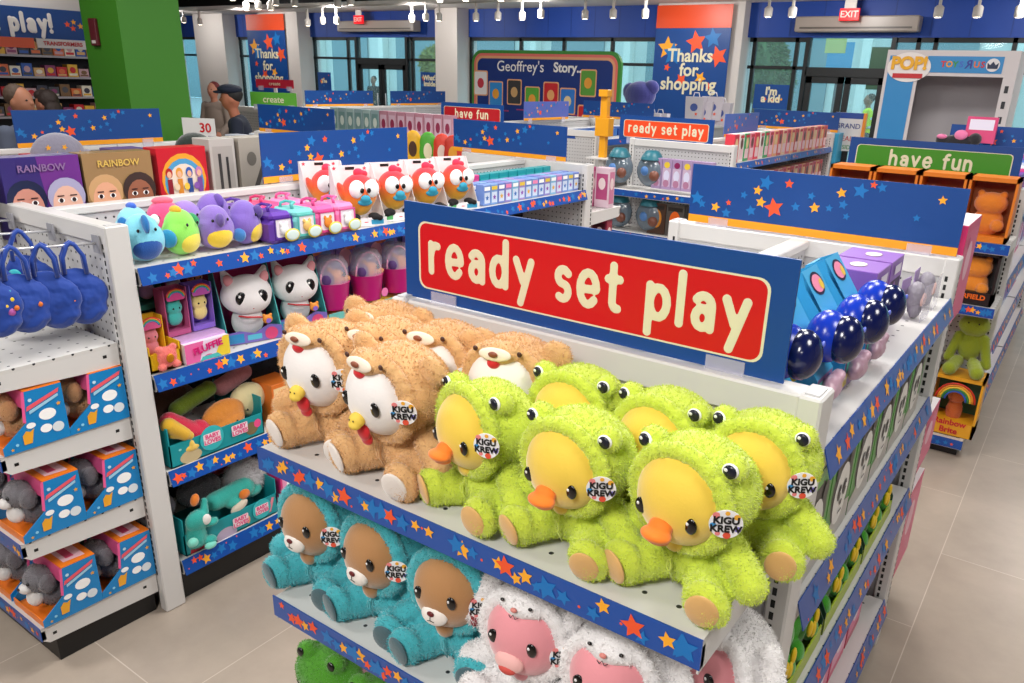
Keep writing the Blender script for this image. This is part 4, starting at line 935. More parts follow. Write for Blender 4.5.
# ------------------------------------------------------------------ main gondola, aisle side
def egg_toy():
    g = thing('surprise_ball_box', 'e', 'toy'); LB = hx('#3fa6d8', .35); NB = mat('navy_gloss', '#0d1648', .2, coat=.3); RB = hx('#1238b8', .25)
    prof = [(0, 0), (.155, 0), (.155, .215), (.115, .235), (.10, .20), (0, .07)]
    b = MB()
    b.prism(prof, -.052, -.049, LB, 'yz').prism(prof, .049, .052, LB, 'yz').box(-.049, .049, 0, .155, 0, .003, hx('#7a5a8a', .4)).box(-.049, .049, .150, .155, 0, .215, LB)
    b.add([(-.049, .0, .07), (.049, .0, .07), (.049, .115, .235), (-.049, .115, .235)], [(0, 1, 2, 3)], LB)
    b.box(-.049, .049, 0, .003, 0, .07, hx('#8f6aa0', .4))
    decals(b, .104, .07, 0, [('r', .05, .1, .35, .5, '#e0c43a'), ('d', .5, .6, .14, .3, '#f0f0f0'), ('r', .6, .1, .95, .45, '#c04a7a'), ('d', .75, .75, .1, .2, '#3f8ad0'), ('r', .1, .6, .3, .9, '#6ad0c0')], -.052)
    # picture patch high on the slanted face
    b.T = Matrix.Translation((0, .0, .07)) @ Matrix.Rotation(-math.atan2(.115, .165), 4, 'X')
    b.disc(0, .165, .036, .026, -.0012, hx('#2a1a3a', .3), 18).disc(0, .165, .030, .020, -.0016, hx('#ef8aa8', .4), 18).disc(.018, .160, .012, .012, -.0020, hx('#e8c03a', .4), 12)
    b.T = Matrix.Translation((-.052, 0, 0)) @ RZM90
    b.rrect(-.10, -.055, .085, .115, .006, -.0008, hx('#e05a9a', .4)).star(-.05, .06, .012, -.0010, hx('#f0c83a', .4)).star(-.11, .05, .01, -.0010, hx('#7a4ad0', .4)).star(-.12, .15, .012, -.0010, hx('#2f5ad0', .4))
    b.tube([(-.12, -.002, .045), (-.09, -.002, .062), (-.06, -.002, .058), (-.035, -.002, .03)], .004, hx('#f0a82c', .4), 6)
    b.T = None
    b.build('carton', g)
    q = MB(); rot = Matrix.Rotation(-math.atan2(.115, .165), 3, 'X')
    c = Vector((0, -.012, .145))
    q.ell((0, .008, .145), (.051, .040, .051), RB, 28, 16); q.build('ball_base', g, 'royal blue rear half of the ball')
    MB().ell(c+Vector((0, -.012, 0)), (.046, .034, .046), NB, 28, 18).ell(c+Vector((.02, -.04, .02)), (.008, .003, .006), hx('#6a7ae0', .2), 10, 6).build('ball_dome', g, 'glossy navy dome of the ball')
    bg_ = link('treats', blob([('e', (0, -.014, .045), (.045, .018, .026)), ('e', (.02, -.02, .065), (.02, .014, .014))], hx('#c9a2b4', .3), .004, .008, 60), g)
    return g
KE = Kit(egg_toy())
Z1R = 1.271
for i, (x, y) in enumerate(((-.42, 1.318), (-.385, 1.455), (-.375, 1.61), (-.375, 1.77), (-.58, 1.33), (-.56, 1.46))):
    KE.put('blue wedge box with a glossy navy ball, %s' % ('nearest the plush corner post, mostly hidden', 'second from the corner post', 'third from the corner post', 'next to the purple boxes', 'back row behind the header sign', 'back row, second')[i], (x+.045, y, Z1R), R(90), .98, 'navy ball toys in blue wedge boxes')
for i, (x, y, rz) in enumerate(((-.36, 1.94, 90), (-.36, 2.09, 90))):
    g = carton(.135, .13, .185, '#8f62b8', [('r', .1, .08, .9, .72, '#3a1f4a'), ('d', .3, .35, .12, .12, '#7a4a9a'), ('d', .6, .45, .12, .12, '#c0489a'), ('d', .4, .60, .10, .1, '#9a5ab0'), ('d', .7, .25, .12, .1, '#e05a9a'), ('r', .25, .80, .75, .92, '#e8e0f0')], name='toy_carton', cat='toy box', label='purple window box of pink toys, %s' % ('nearer one', 'farther one with a white mark on top')[i], sidespec=[('r', .1, .1, .9, .85, '#6a4a86')])
    MB().ell((0, .06, .1862), (.028, .020, .001), hx('#f2e6da', .4), 18, 6).build('lid_print', g)
    g.location = (x, y, Z1R); g.rotation_euler = (0, 0, R(rz))
def hairdoll():
    g = thing('doll_pack', 'silver-haired doll in clear pack leaning beside the purple boxes', 'doll')
    link('hair', blob([('e', (0, 0, .075), (.035, .03, .05)), ('e', (0, -.005, .035), (.028, .022, .035))], mat('hair_silver', '#8f8a94', .35, bump=.8, bscale=90), .003, .004, 30), g)
    link('face', blob([('e', (0, -.022, .07), (.022, .014, .026))], hx('#d8b8b0', .6), .003), g)
    MB().box(-.045, .045, -.04, -.0385, 0, .12, CLEAR).build('clear_pack', g); MB().box(-.045, .045, .034, .036, 0, .13, hx('#a58ac0', .4)).build('backing_card', g); return g
K = Kit(hairdoll())
K.put('silver-haired doll in clear pack by the far upright', (-.33, 2.25, Z1R), R(84), .8)
K.put('silver-haired doll in clear pack closest to the far pegboard', (-.33, 2.40, Z1R), R(90), .8)
# panda boxes
def panda_box():
    g = thing('panda_box', 'p', 'toy box'); GR = hx('#3f8f2e', .35); W, Hh = .185, .235
    b = MB().box(-W/2, W/2, 0, .07, 0, Hh, GR, .002)
    decals(b, W, Hh, 0, [('d', .5, .52, .40, .38, '#2d2a28'), ('p', [(0, 0), (1, 0), (1, .24), (.6, .30), (0, .16)], '#b8b4ac'), ('d', .5, .44, .30, .30, '#e6e4de'), ('d', .24, .74, .10, .10, '#2d2a28'), ('d', .76, .74, .10, .10, '#2d2a28'), ('d', .40, .48, .07, .08, '#2b2b2b'), ('d', .60, .48, .07, .08, '#2b2b2b'), ('d', .5, .36, .045, .03, '#2b2b2b'), ('r', .42, .26, .58, .28, '#2b2b2b'), ('d', .41, .50, .02, .02, '#ffffff'), ('d', .61, .50, .02, .02, '#ffffff'), ('r', .05, .90, .5, .97, '#74b85a')], -W/2)
    b.build('carton', g); MB().box(-W/2+.002, W/2-.002, .002, .068, Hh, Hh+.0012, hx('#7fc05a', .4)).build('lid', g)
    return g
KP = Kit(panda_box())
for i in range(6):
    KP.put('green box printed with a black and white panda face, %s along the shelf' % ('nearest', 'second', 'third', 'fourth', 'fifth', 'farthest')[i], (-.292, 1.352+i*.193, .957), R(90), 1, 'green panda boxes')
# green frog plush in card trays
def frog_tray():
    g = thing('frog_toy_tray', 'f', 'plush toy'); YG = hx('#a9bf2e', .4); DG = hx('#1e4a34', .4)
    b = MB().box(-.17, .17, 0, .004, 0, .045, YG).box(-.17, .17, 0, .16, 0, .003, YG).box(-.17, .17, .157, .16, 0, .27, DG)
    for x in (-.17, .166): b.prism([(0, 0), (.16, 0), (.16, .27), (.10, .26), (0, .06)], x, x+.004, DG, 'yz')
    b.build('display_tray', g, 'yellow-green card tray with dark green sides')
    for k, x in enumerate((-.08, .08)):
        f = link('frog', blob([('e', (x, .06, .08), (.055, .045, .075)), ('e', (x, .05, .16), (.06, .045, .045)), ('e', (x-.035, .04, .205), (.018, .016, .018)), ('e', (x+.035, .04, .205), (.018, .016, .018)), ('e', (x-.05, .02, .05), (.025, .02, .03)), ('e', (x+.05, .02, .05), (.025, .02, .03))], plush_mat('felt_frog', '#3f9f22', .08), .004, .002), g)
        for s in (-1, 1): MB().ell((x+s*.035, .022, .21), (.007, .005, .008), EYEB, 10, 8).build('eye', f)
        MB().ell((x-.02, .004, .10), (.014, .006, .02), hx('#f0c81f', .5), 12, 8).ell((x+.004, .002, .085), (.014, .006, .02), hx('#f0c81f', .5), 12, 8).ell((x+.026, .004, .105), (.014, .006, .02), hx('#f0c81f', .5), 12, 8).build('yellow_flower', f, 'yellow petals on the belly')
    return g
KF = Kit(frog_tray())
for i in range(3):
    KF.put('card tray with two bright green frog plush, %s on the third shelf' % ('nearest', 'middle', 'farthest')[i], (-.292, 1.45+i*.36, .637), R(90), 1, 'frog plush trays')
for i in range(6):
    g = carton(.17, .25, .21, ('#d8306a', '#c22450')[i % 2], [('r', .06, .15, .94, .85, ('#f0a8c4', '#e87aa0')[i % 2]), ('d', .5, .5, .22, .22, '#f8e0ea')], name='toy_carton', cat='toy box', label='pink carton low on the panda side of the right gondola'); g.location = (-.32, 1.36+i*.185, .202+.003); g.rotation_euler = (0, 0, R(90)); g['group'] = 'pink cartons on the low shelf'
# far endcap of the main gondola with pink boxes
E1b = endcap('white endcap shelves at the far end of the right gondola holding pink boxes', -.745, 2.625, (1.15, .62, .2), .36, side='+y', strips=False, seed=41)
for zi, (z, h, n) in enumerate(((1.152, .32, 1), (.84, .28, 1), (.622, .20, 1), (.202, .34, 1))):
    for i in range(4):
        if z == .84: continue
        g = carton(.205, .29, h, '#d9366e', [('r', .08, .1, .92, .9, '#f0a8c4')], '#f2eef0', name='pink_carton', cat='toy box', sidespec=[('r', .05, .05, .95, .92, '#e05a88'), ('d', .5, .6, .2, .2, '#f2b8cc'), ('d', .3, .8, .08, .06, '#c81f6a')],
                   label='pink carton with white lid on the far endcap, %s shelf, %s' % (('top', 'x', 'middle', 'bottom')[zi], ('at the aisle end', 'second from the aisle', 'third from the aisle', 'at the far left')[i]))
        g.location = (-.385-i*.222, 2.655, z); g.rotation_euler = (0, 0, 0)
# ================================================================== FARTHER FIXTURES
def strong(c): return hx(c, .4)
# ---- right: the have fun gondola behind the main one
G3 = gondola('white gondola behind the right foreground one, carrying the green have fun sign', -.745, 4.77, 2.8, (1.245, .885, .53, .17), (), 2, seed=6)
E3 = endcap('white endcap shelves below the green have fun sign, holding orange toys', -.745, 4.765, (1.15, .83, .10), .365, seed=61, ov=.03)
sign_board('blue header sign with green plate reading have fun', (-.765, 4.79, 1.388), 0, 'text', 'have fun', hx('#3f8f1f', .4), w=.86, h=.2, size=.05, tw=.42)
sign_board('star-printed blue header sign at the right edge, far end of the have fun gondola', (-.62, 7.56, 1.388), 0, 'stars', w=.95, h=.2)
def window_box(w, h, d, c, inner, label, name='toy_box', lab2=None, toy=None, word=None, wc='#e8742a', rainbow=False):
    g = thing(name, label, 'toy box'); m = strong(c)
    b = MB().box(-w/2, w/2, d-.004, d, 0, h, strong(inner)).box(-w/2, w/2, 0, d, 0, .03 if not word else h*.24, m).box(-w/2, w/2, 0, d, h-.02, h, m).box(-w/2, -w/2+.012, 0, d, .0, h, m).box(w/2-.012, w/2, 0, d, 0, h, m)
    b.build('carton', g)
    if toy: link('toy', fur(blob(toy[0], plush_mat('fur_'+toy[1].strip('#'), toy[1]), .005, .003), 1800, .005, .0012, 2), g)
    if word: text(word[0], word[1], strong(wc), g, (0, -.002, h*.15), off=.0012)
    return g
furry = ([('e', (0, .08, .09), (.07, .05, .07)), ('e', (0, .07, .18), (.075, .055, .055)), ('e', (-.05, .07, .225), (.018, .015, .018)), ('e', (.05, .07, .225), (.018, .015, .018)), ('e', (.05, .03, .08), (.03, .025, .03))], '#d97a1c')
for i in range(4):
    g = window_box(.215, .31, .17, '#d9781c', '#a8541a', 'orange window box with furry toy, %s, under the have fun sign' % ('at the aisle end', 'second from the aisle', 'third from the aisle', 'farthest left')[i], toy=furry)
    g.location = (-.405-i*.225, 4.43, 1.152)
    g = window_box(.215, .27, .17, '#1a1414', '#3a3638', 'black-based box lettered GARFIELD with an orange furry toy, %s' % ('at the aisle end', 'second from the aisle', 'third from the aisle', 'farthest left')[i], toy=(furry[0], '#e0861f'), word=('GARFIELD', .034), wc='#e86a1a')
    g.location = (-.405-i*.225, 4.43, .832)
g = soft('monkey_plush', 'lime green long-armed plush seated between the black-based box and the rainbow box', (-.36, 4.60, .44), [('e', (0, 0, .13), (.06, .05, .08)), ('e', (0, -.01, .25), (.075, .055, .06)), ('c', (.06, -.01, .18), (.10, -.04, .05), .026, .022), ('c', (-.06, -.01, .18), (-.09, -.04, .06), .026, .022), ('c', (.04, -.05, .05), (.07, -.14, .03), .032, .035), ('c', (-.04, -.05, .05), (-.06, -.14, .03), .032, .035)], '#8f9e1c', 0, ((.025, -.062, .27), (-.025, -.062, .27)), furn=4000, fl=.006)
g = window_box(.24, .33, .18, '#e0a01f', '#2f6a4a', 'orange box lettered Rainbow Brite with a doll under a rainbow arch', toy=([('e', (0, .08, .12), (.04, .03, .07)), ('e', (0, .07, .21), (.045, .04, .045))], '#c8662a'), word=('Rainbow\nBrite', .045), wc='#c8202c')
for i, c in enumerate(('#c8301c', '#e8902c', '#e8c83a', '#2f8a4a', '#2f5ab0')):
    MB().tube([((.095-.011*i)*math.cos(R(a)), -.002, .20+(.095-.011*i)*math.sin(R(a))) for a in range(0, 181, 15)], .0055, strong(c), 6).build('rainbow_arch', g)
g.location = (-.36, 4.45, .103)
g = soft('doll', 'green-dressed toy figure behind the rainbow box', (-.62, 4.60, .103), [('e', (0, 0, .12), (.06, .05, .12)), ('e', (0, 0, .27), (.05, .05, .06))], '#3a8a3a', 0, furn=0)
for i in range(3):
    g = soft('monkey_plush', 'olive green plush on the have fun endcap, %s from the aisle' % ('second', 'third', 'fourth')[i], (-.58-i*.21, 4.62, .103), [('e', (0, 0, .13), (.06, .05, .13)), ('e', (0, -.01, .33), (.07, .055, .09))], '#8a9a2a', 0, furn=0)
for k, z in enumerate((1.247, .887, .532, .172)):
    for i in range(11):
        cc = ('#7a4ab0', '#e8e4ee', '#3a6ac0', '#c82a7a', '#b8c0d8')[(i*3+k) % 5]
        g = carton(.22, .2, (.20, .28, .28, .28)[k], cc, [('r', .1, .12, .9, .85, ('#e8e0f0', '#7a5ab0', '#c82a7a', '#f0e8f0', '#4a6ac0')[(i+k) % 5]), ('d', .5, .5, .2, .2, '#c83a8a')], name='toy_carton', cat='toy box', label='toy carton on the aisle side of the have fun gondola')
        g.location = (-.33, 4.97+i*.236, z); g.rotation_euler = (0, 0, R(90)); g['group'] = 'toy cartons on the have fun gondola'
# ---- left gondola far endcap
E2b = endcap('white endcap shelves at the far end of the left gondola', -2.87, 3.995, (1.1, .80, .45), .40, side='+y', strips=False, seed=43, fat=True)
for k, (z, c1, c2) in enumerate(((1.102, '#d8c0cc', '#b0487a'), (.802, '#7a1f3a', '#4a1426'))):
    for i in range(8):
        g = carton(.10, .07, .24, (c1, c2)[i % 2], [('r', .1, .2, .9, .85, (c2, '#c89aa0')[i % 2]), ('d', .5, .6, .25, .15, '#e8d8d8')], name='doll_pack', cat='toy pack', label='%s doll pack on the far endcap of the left gondola' % ('pink', 'dark red')[k], sidespec=[('r', .1, .1, .9, .9, ('#c87a9a', '#9a3a4a')[k]), ('d', .5, .6, .3, .15, '#e8d0d0')])
        g.location = (-2.49-i*.105, 4.25-.05*(i % 2), z); g['group'] = '%s doll packs on the far endcap' % ('pink', 'dark red')[k]
# ---- column -4.98: gondola behind the left one
G4 = gondola('white gondola behind the doll boxes, with a star-printed sign lengthwise on top', -4.98, 1.2, 2.8, (1.245, .8), (1.245,), 2, seed=8)
sign_board('star-printed blue header sign at the left, in front of the green column', (-4.95, 2.47, 1.388), math.pi/2, 'stars', w=.85, h=.2)
sign_board('star-printed blue header sign right of the green create sign', (-4.98, 3.96, 1.388), 0, 'stars', w=.86, h=.2)
g = soft('round_plush', 'clear bagged plush printed with orange stars leaning on the left star sign', (-4.66, 2.12, ZS), [('e', (0, 0, .12), (.14, .08, .12)), ('e', (.14, 0, .08), (.06, .05, .07))], '#8a8698', 90, furn=0)
for i in range(7): MB().star(-.08+.04*(i % 5), .10+.035*(i % 3), .016, -.083+.004*abs(i-3), STY, i).build('printed_star', g)
g = soft('round_plush', 'dark green and black domed toy beside the left star sign', (-4.7, 2.95, ZS), [('e', (0, 0, .10), (.13, .08, .11))], '#1c2a24', 90, furn=0)
for i in range(3): MB().tube([(-.06+.05*i, -.075, .14), (-.03+.05*i, -.08, .10)], .008, strong('#3ab06a'), 6).build('green_stripe', g)
cols4 = ('#2f8ac8', '#e8e4e0', '#c8c0b8', '#c82a3a', '#d8a83a', '#5a4a8a', '#8a8a90', '#e8e8ec')
for i in range(12):
    c = cols4[i % 8]; h = (.12, .14, .10, .13)[i % 4]
    g = carton(.19, .18, h, c, [('r', .1, .15, .9, .8, cols4[(i+3) % 8]), ('d', .3, .5, .12, .2, cols4[(i+5) % 8])], name='toy_carton', cat='toy box', label='low toy carton on the gondola behind the doll boxes')
    g.location = (-4.60, 1.42+i*.215, ZS); g.rotation_euler = (0, 0, R(90)); g['group'] = 'low cartons on the gondola behind the doll boxes'
E4b = endcap('white endcap shelves carrying the bright snack bags', -4.98, 4.0, (1.17, .8), .40, side='+y', strips=False, seed=47)
def snack(c, c2):
    g = thing('snack_bag', 's', 'bag'); m = strong(c)
    b = link('bag', blob([('e', (0, 0, .10), (.075, .03, .085)), ('e', (0, 0, .15), (.07, .022, .05)), ('e', (0, 0, .05), (.07, .025, .045))], m, .005, .004, 30), g)
    MB().disc(0, .11, .035, .038, -.031, strong(c2)).build('print', b); return g
for i, (c, c2, w) in enumerate((('#e8ac1c', '#4a2a1a', 'yellow'), ('#4aa82a', '#e8e8c0', 'green'), ('#d83a22', '#f0e0d0', 'red'), ('#c8301c', '#e8a02c', 'dark red'))):
    g = snack(c, c2); g.location = (-4.74+.10*i, 4.32, 1.172) if i else (-4.80, 4.32, 1.172); g.rotation_euler = (0, 0, R(35)); g['label'] = '%s snack bag standing between the two star signs' % w; g.scale = (.86, .86, 1.45)
    g.location = at((413, 428, 442, 453)[i], 138, 1, 4.32-.03*i); g.location[2] = 1.172
g = thing('display_table', 'small white display stand under the bright snack bags', 'table', (-4.08, 4.28, 0)); MB().box(-.33, .33, -.16, .2, 1.14, 1.171, WHITE, .003).build('tabletop', g); MB().box(-.28, .28, -.12, .16, 0, 1.14, PEG).build('body', g)
for i in range(9):
    p = at(412+i*6, 158+i*0, 2, 1.25)
# ---- second row: gondolas at y 6.1
G5 = gondola('white gondola behind the left one, carrying the orange ready set play sign', -2.87, 6.13, 2.8, (1.245, .9, .53), (), 2, seed=9, dens=12)
E5 = endcap('white endcap shelves below the orange ready set play sign', -2.87, 6.125, (1.0, .66, .53), .36, seed=67, dens=14)
sign_board('blue header sign with orange plate reading ready set play, farther away', (-3.03, 6.15, 1.37), 0, 'text', 'ready set play', hx('#ee4a1c', .4), w=.86, h=.2, size=.05, tw=.69)
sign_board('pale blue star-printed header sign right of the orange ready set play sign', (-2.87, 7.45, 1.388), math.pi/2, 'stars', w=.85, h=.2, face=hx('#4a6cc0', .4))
sign_board('star-printed blue header sign at the far end of the pink doll gondola', (-2.87, 9.0, 1.388), 0, 'stars', w=.95, h=.2)
def round_pack():
    g = thing('round_toy_bag', 'r', 'toy bag')
    link('bag', blob([('e', (0, 0, .12), (.115, .07, .12)), ('e', (0, .0, .23), (.06, .04, .03))], mat('grey_translucent', '#6a7a88', .15, coat=.4, alpha=.85), .006, .004, 20), g)
    MB().lathe([(.085, .20), (.075, .225), (.05, .26), (.035, .265)], (0, 0, 0), strong('#1f6a7a'), 16).build('teal_top', g)
    MB().ell((-.02, -.062, .12), (.035, .02, .035), strong('#4a7ab8'), 14, 10).ell((.05, -.05, .09), (.04, .03, .04), strong('#7a4a3a'), 14, 10).build('contents', g); return g
KRP = Kit(round_pack())
for i, (x, z) in enumerate(((-3.40, 1.03), (-3.10, 1.03), (-3.38, .665), (-3.08, .665))):
    KRP.put('clear round toy bag with teal top, %s' % ('upper left on the far endcap', 'upper right beside the hanging doll packs', 'lower left on the far endcap', 'lower right beside the orange toy')[i], (x+.10, 5.90, z), 0, 1.1, 'round toy bags')
for i in range(6):
    g = carton(.085, .05, .24, '#a890b8', [('r', .1, .1, .9, .7, '#c8b0cc'), ('d', .5, .8, .3, .1, ('#8a1f5a', '#e8c83a')[i % 2]), ('d', .5, .45, .3, .18, '#d8d8f0'), ('d', .5, .2, .3, .12, '#b07a9a')], name='doll_pack', cat='toy pack', label='lilac doll pack on the endcap under the orange sign'); g.location = (-2.93+i*.088, 5.86, 1.03); g['group'] = 'lilac doll packs under the orange sign'
for i, (c, c2) in enumerate((('#4a3226', '#d88a2c'), ('#55504c', '#f06a1c'), ('#3a3634', '#6a5a50'), ('#4a4440', '#8a6a5a'))):
    g = carton(.16, .07, .25, c, [('d', .5, .5, .3, .3, c2), ('r', .1, .8, .9, .92, '#2a2420')], name='toy_pack', cat='toy pack', label='brown toy pack on the lower far endcap shelf, %s' % ('with an amber round toy', 'with a glowing orange toy', 'dull grey', 'rightmost')[i]); g.location = (-2.90+i*.165, 5.86, .665)
for k, z in enumerate((1.247, .902)):
    for i in range(22):
        c = (('#d83a4a', '#e8e0d8', '#3a9a5a', '#e8889a'), ('#e8a878', '#c85a5a', '#e8c0a0', '#d86a7a'))[(i > 7)][i % 4]
        g = carton(.10, .08, .22, c, [('r', .12, .1, .88, .45, '#f0c8cc'), ('d', .5, .65, .28, .2, ('#e8c890', '#6a3a2a')[i % 2]), ('r', .12, .85, .88, .95, '#c82a3a')], name='doll_pack', cat='toy pack', label='pink and red doll pack in the long far row, %s shelf' % ('upper', 'lower')[k])
        g.location = (-2.44, 6.26+i*.117, z); g.rotation_euler = (0, 0, R(90)); g['group'] = 'doll packs in the long far row, %s shelf' % ('upper', 'lower')[k]
E5b = endcap('pale blue-sided far endcap behind the pink doll row', -2.87, 8.95, (1.1, .8), .4, side='+y', strips=False, seed=49, fat=True)
MB().box(-.02, .02, .0, .3, .9, 1.38, strong('#3aa0c8')).build('side_panel', E5b, 'bright blue side panel').location = (-.47, -.36, 0)
# ---- white corner shelving with brackets beyond the far left endcap, yellow block tower
G6 = gondola('white shelving with brackets beyond the left gondola, blue goods on top', -4.42, 6.6, 2.2, (1.3, .95), (), 1, seed=12, dens=8)
for i in range(9):
    g = carton(.18, .2, .07, ('#1f4a9a', '#2a6ab8')[i % 2], name='toy_carton', cat='toy box', label='flat blue carton on the white bracket shelving'); g.location = (-4.2, 6.7+i*.21, 1.302); g.rotation_euler = (0, 0, R(90)); g['group'] = 'flat blue cartons'
g = thing('block_tower', 'tall yellow block figure standing on the far shelving', 'toy', at(603, 150, 1, 6.45)); yb = strong('#e8a01c')
b0 = g.location[2]; g.location[2] = 1.16
MB().box(-.03, .03, -.03, .03, 0, .22, yb, .003).build('leg', g); MB().box(-.07, .07, -.05, .05, .20, .36, yb, .003).build('body', g); MB().box(-.035, .035, -.03, .03, .36, .56, yb, .003).build('neck', g); MB().box(-.045, .045, -.055, .03, .54, .60, yb, .003).build('head', g)
MB().box(-.12, .12, -.1, .1, 0, .012, WHITE).build('stand', g); MB().box(-.03, .03, -.03, .03, -1.16, 0, WHITE).build('post', g)
# ---- far left column of gondolas
G7 = gondola('white gondola in the far middle with grey and pink toy boxes on top', -5.45, 6.15, 2.8, (1.2,), (), 2, seed=14, dens=8)
sign_board('blue header sign with dark red plate reading have fun', (-5.12, 6.17, 1.388), 0, 'text', 'have fun', hx('#b81824', .4), w=.78, h=.2, size=.05, tw=.42)
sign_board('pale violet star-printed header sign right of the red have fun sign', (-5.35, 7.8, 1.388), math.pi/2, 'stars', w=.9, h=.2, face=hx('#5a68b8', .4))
sign_board('star-printed blue header sign below the story board', (-5.05, 8.9, 1.388), 0, 'stars', w=1.0, h=.2)
S7 = endcap('white endcap under the red have fun sign', -5.45, 6.145, (1.218, .7), .36, seed=71, strips=False)
for i in range(14):
    c = ('#9ab0b0', '#8aa0a4', '#b07a8a', '#b88a9a')[(i > 5)*2+i % 2]
    p = at(330+i*7.6, 124, 1, 5.9+0*i)
    g = carton(.115, .08, .25, c, [('r', .12, .15, .88, .85, ('#6a8a8a', '#c8a8b8')[i > 5]), ('d', .5, .5, .25, .2, ('#c8d0c8', '#8a2a4a')[i > 5])], name='toy_carton', cat='toy box', label='%s toy box in the far row left of the red have fun sign' % ('grey-green', 'dusty pink')[i > 5])
    g.location = (-6.95+i*.125, 6.05, 1.22); g['group'] = '%s boxes in the far row' % ('grey-green', 'dusty pink')[i > 5]
g = thing('low_shelving', 'long low white shelving under the far row of grey and pink boxes', 'shelving', (-6.1, 6.12, 0))
MB().box(-1.0, .16, -.15, .3, 1.17, 1.218, WHITE).build('shelf', g); MB().box(-1.0, .16, .08, .12, 0, 1.17, PEG).build('back_panel', g); MB().box(-1.0, .16, -.12, .3, 0, .12, BLACK).build('base', g)
G8 = gondola('white gondola at the far left carrying star-printed signs', -8.75, 6.4, 4.2, (1.2, .8), (), 3, seed=15, dens=8)
sign_board('star-printed blue header sign, far, left half of the pair above the grey boxes', (-8.75, 7.75, 1.388), math.pi/2, 'stars', w=1.2, h=.2)
sign_board('star-printed blue header sign, far, right half of the pair before the doorway', (-8.75, 9.3, 1.388), math.pi/2, 'stars', w=1.2, h=.2)
g = sign_board('small green sign reading create on dark blue board', (-7.0, 5.35, 1.5), R(25), 'plain', w=.50, h=.14, face=hx('#5faa3a', .4)); g.location = at(274, 107, 1, 5.35)
text('create', .09, CREAM, g, (0, -.002, .07), off=.001)
MB().box(-.02, .02, .002, .02, -1.5, 0, WHITE).build('post', g)
g = sign_board('small red sign above the green create sign', (0, 0, 0), R(25), 'plain', w=.50, h=.10, face=hx('#c01f3a', .4)); g.location = at(275, 88, 1, 6.6); text('create', .06, CREAM, g, (0, -.002, .05)); MB().box(-.02, .02, .002, .02, -1.6, 0, WHITE).build('post', g)
# crowd of goods between the green column and the create sign
g = thing('display_table', 'white display table crowded with boxed toys by the man in the cap', 'table', (-6.15, 4.75, 0)); MB().box(-.6, .6, -.5, .5, 1.02, 1.06, WHITE).build('tabletop', g); MB().box(-.55, .55, -.45, .45, 0, 1.02, strong('#c8c8cc')).build('body', g)
for i in range(12):
    c = ('#d8dce0', '#c0c8d8', '#d83a3a', '#e8e4e0', '#3a5aa0', '#c8a86a')[i % 6]
    g = carton(.17, .13, (.16, .22)[i % 2], c, [('r', .1, .1, .9, .5, ('#d83a3a', '#f0f0f0', '#f0f0f0', '#3a4a9a')[i % 4]), ('d', .5, .7, .2, .15, '#8a6aa0')], name='toy_carton', cat='toy box', label='small boxed toy on the white table near the man in the cap'); g.location = (-6.62+(i % 6)*.19, 4.40+.25*(i//6), 1.06); g['group'] = 'boxed toys on the white table'
g = sign_board('white sale card with large red numerals', (0, 0, 0), R(30), 'plain', w=.30, h=.17, face=hx('#e8e6e4', .4)); g.location = at(200, 138, 1, 4.25); text('30', .11, SRED, g, (.06, -.002, .085), off=.002); MB().box(-.01, .01, .002, .012, -.30, 0, WHITE).build('post', g)
# ================================================================== SHOP FRONT (window wall at y = 16)
WB = hx('#0b3f9c', .55); DK = hx('#101418', .5); COLM = hx('#d6cfcb', .65)
band = MB().box(X0, X1, YW-.02, YW+.3, 2.70, 3.32, WB)
for i in range(60): band.box(X0+i*.62, X0+i*.62+.02, YW-.024, YW-.0205, 2.72, 3.32, hx('#0a3788', .55))
struct('wall_back', band)
struct('trim_sill', MB().box(X0, X1, YW, YW+.15, 0, .12, DK))
glass = mat('window_glass', '#bfe6ea', .03, alpha=.10, coat=.3)
def window(n, xa, xb, mull, z0=.12, rail=2.16, th=.07):
    f = MB()
    f.box(xa, xb, YW-.0, YW+.08, 2.62, 2.70, DK).box(xa, xb, YW, YW+.08, z0, z0+.08, DK).box(xa, xb, YW, YW+.08, rail-.03, rail+.03, DK)
    for x in mull: f.box(x-th/2, x+th/2, YW, YW+.08, z0, 2.7, DK)
    o = f.build('window_%d' % n); o['kind'] = 'structure'
    MB().box(xa, xb, YW+.03, YW+.036, z0, 2.66, glass).build('pane', o)
def door(n, xa, xb):
    f = MB().box(xa-.06, xa+.02, YW-.05, YW+.1, 0, 2.7, DK).box(xb-.02, xb+.06, YW-.05, YW+.1, 0, 2.7, DK).box(xa, xb, YW-.05, YW+.1, 2.02, 2.18, DK)
    o = f.build('door_%d' % n); o['kind'] = 'structure'
    mid = (xa+xb)/2
    for k, (p, q) in enumerate(((xa+.03, mid-.01), (mid+.01, xb-.03))):
        l = MB().box(p, p+.11, YW-.03, YW+.03, .02, 2.02, DK).box(q-.11, q, YW-.03, YW+.03, .02, 2.02, DK).box(p, q, YW-.03, YW+.03, 1.90, 2.02, DK).box(p, q, YW-.03, YW+.03, .02, .25, DK)
        lo = l.build('leaf', o)
        MB().box(p+.1, q-.1, YW, YW+.006, .2, 1.95, glass).build('pane', lo)
        MB().tube([((q-.14, p+.14)[k], YW-.06, .9), ((q-.14, p+.14)[k], YW-.06, 1.3)], .015, strong('#c8c8cc'), 8).build('handle', lo)
window(1, -19.1, -17.3, (-19.05, -17.68, -17.32)); door(1, -17.28, -15.45); window(2, -15.4, -13.9, (-15.27, -14.07))
window(3, -13.3, -8.1, (-13.3, -11.79, -10.58, -9.32, -8.15)); window(4, -6.2, -5.05, (-6.1, -5.26))
door(2, -5.02, -3.53); window(5, -3.5, X1, (-3.11, -2.83, -1.62, -.3, 1.2, 2.8))
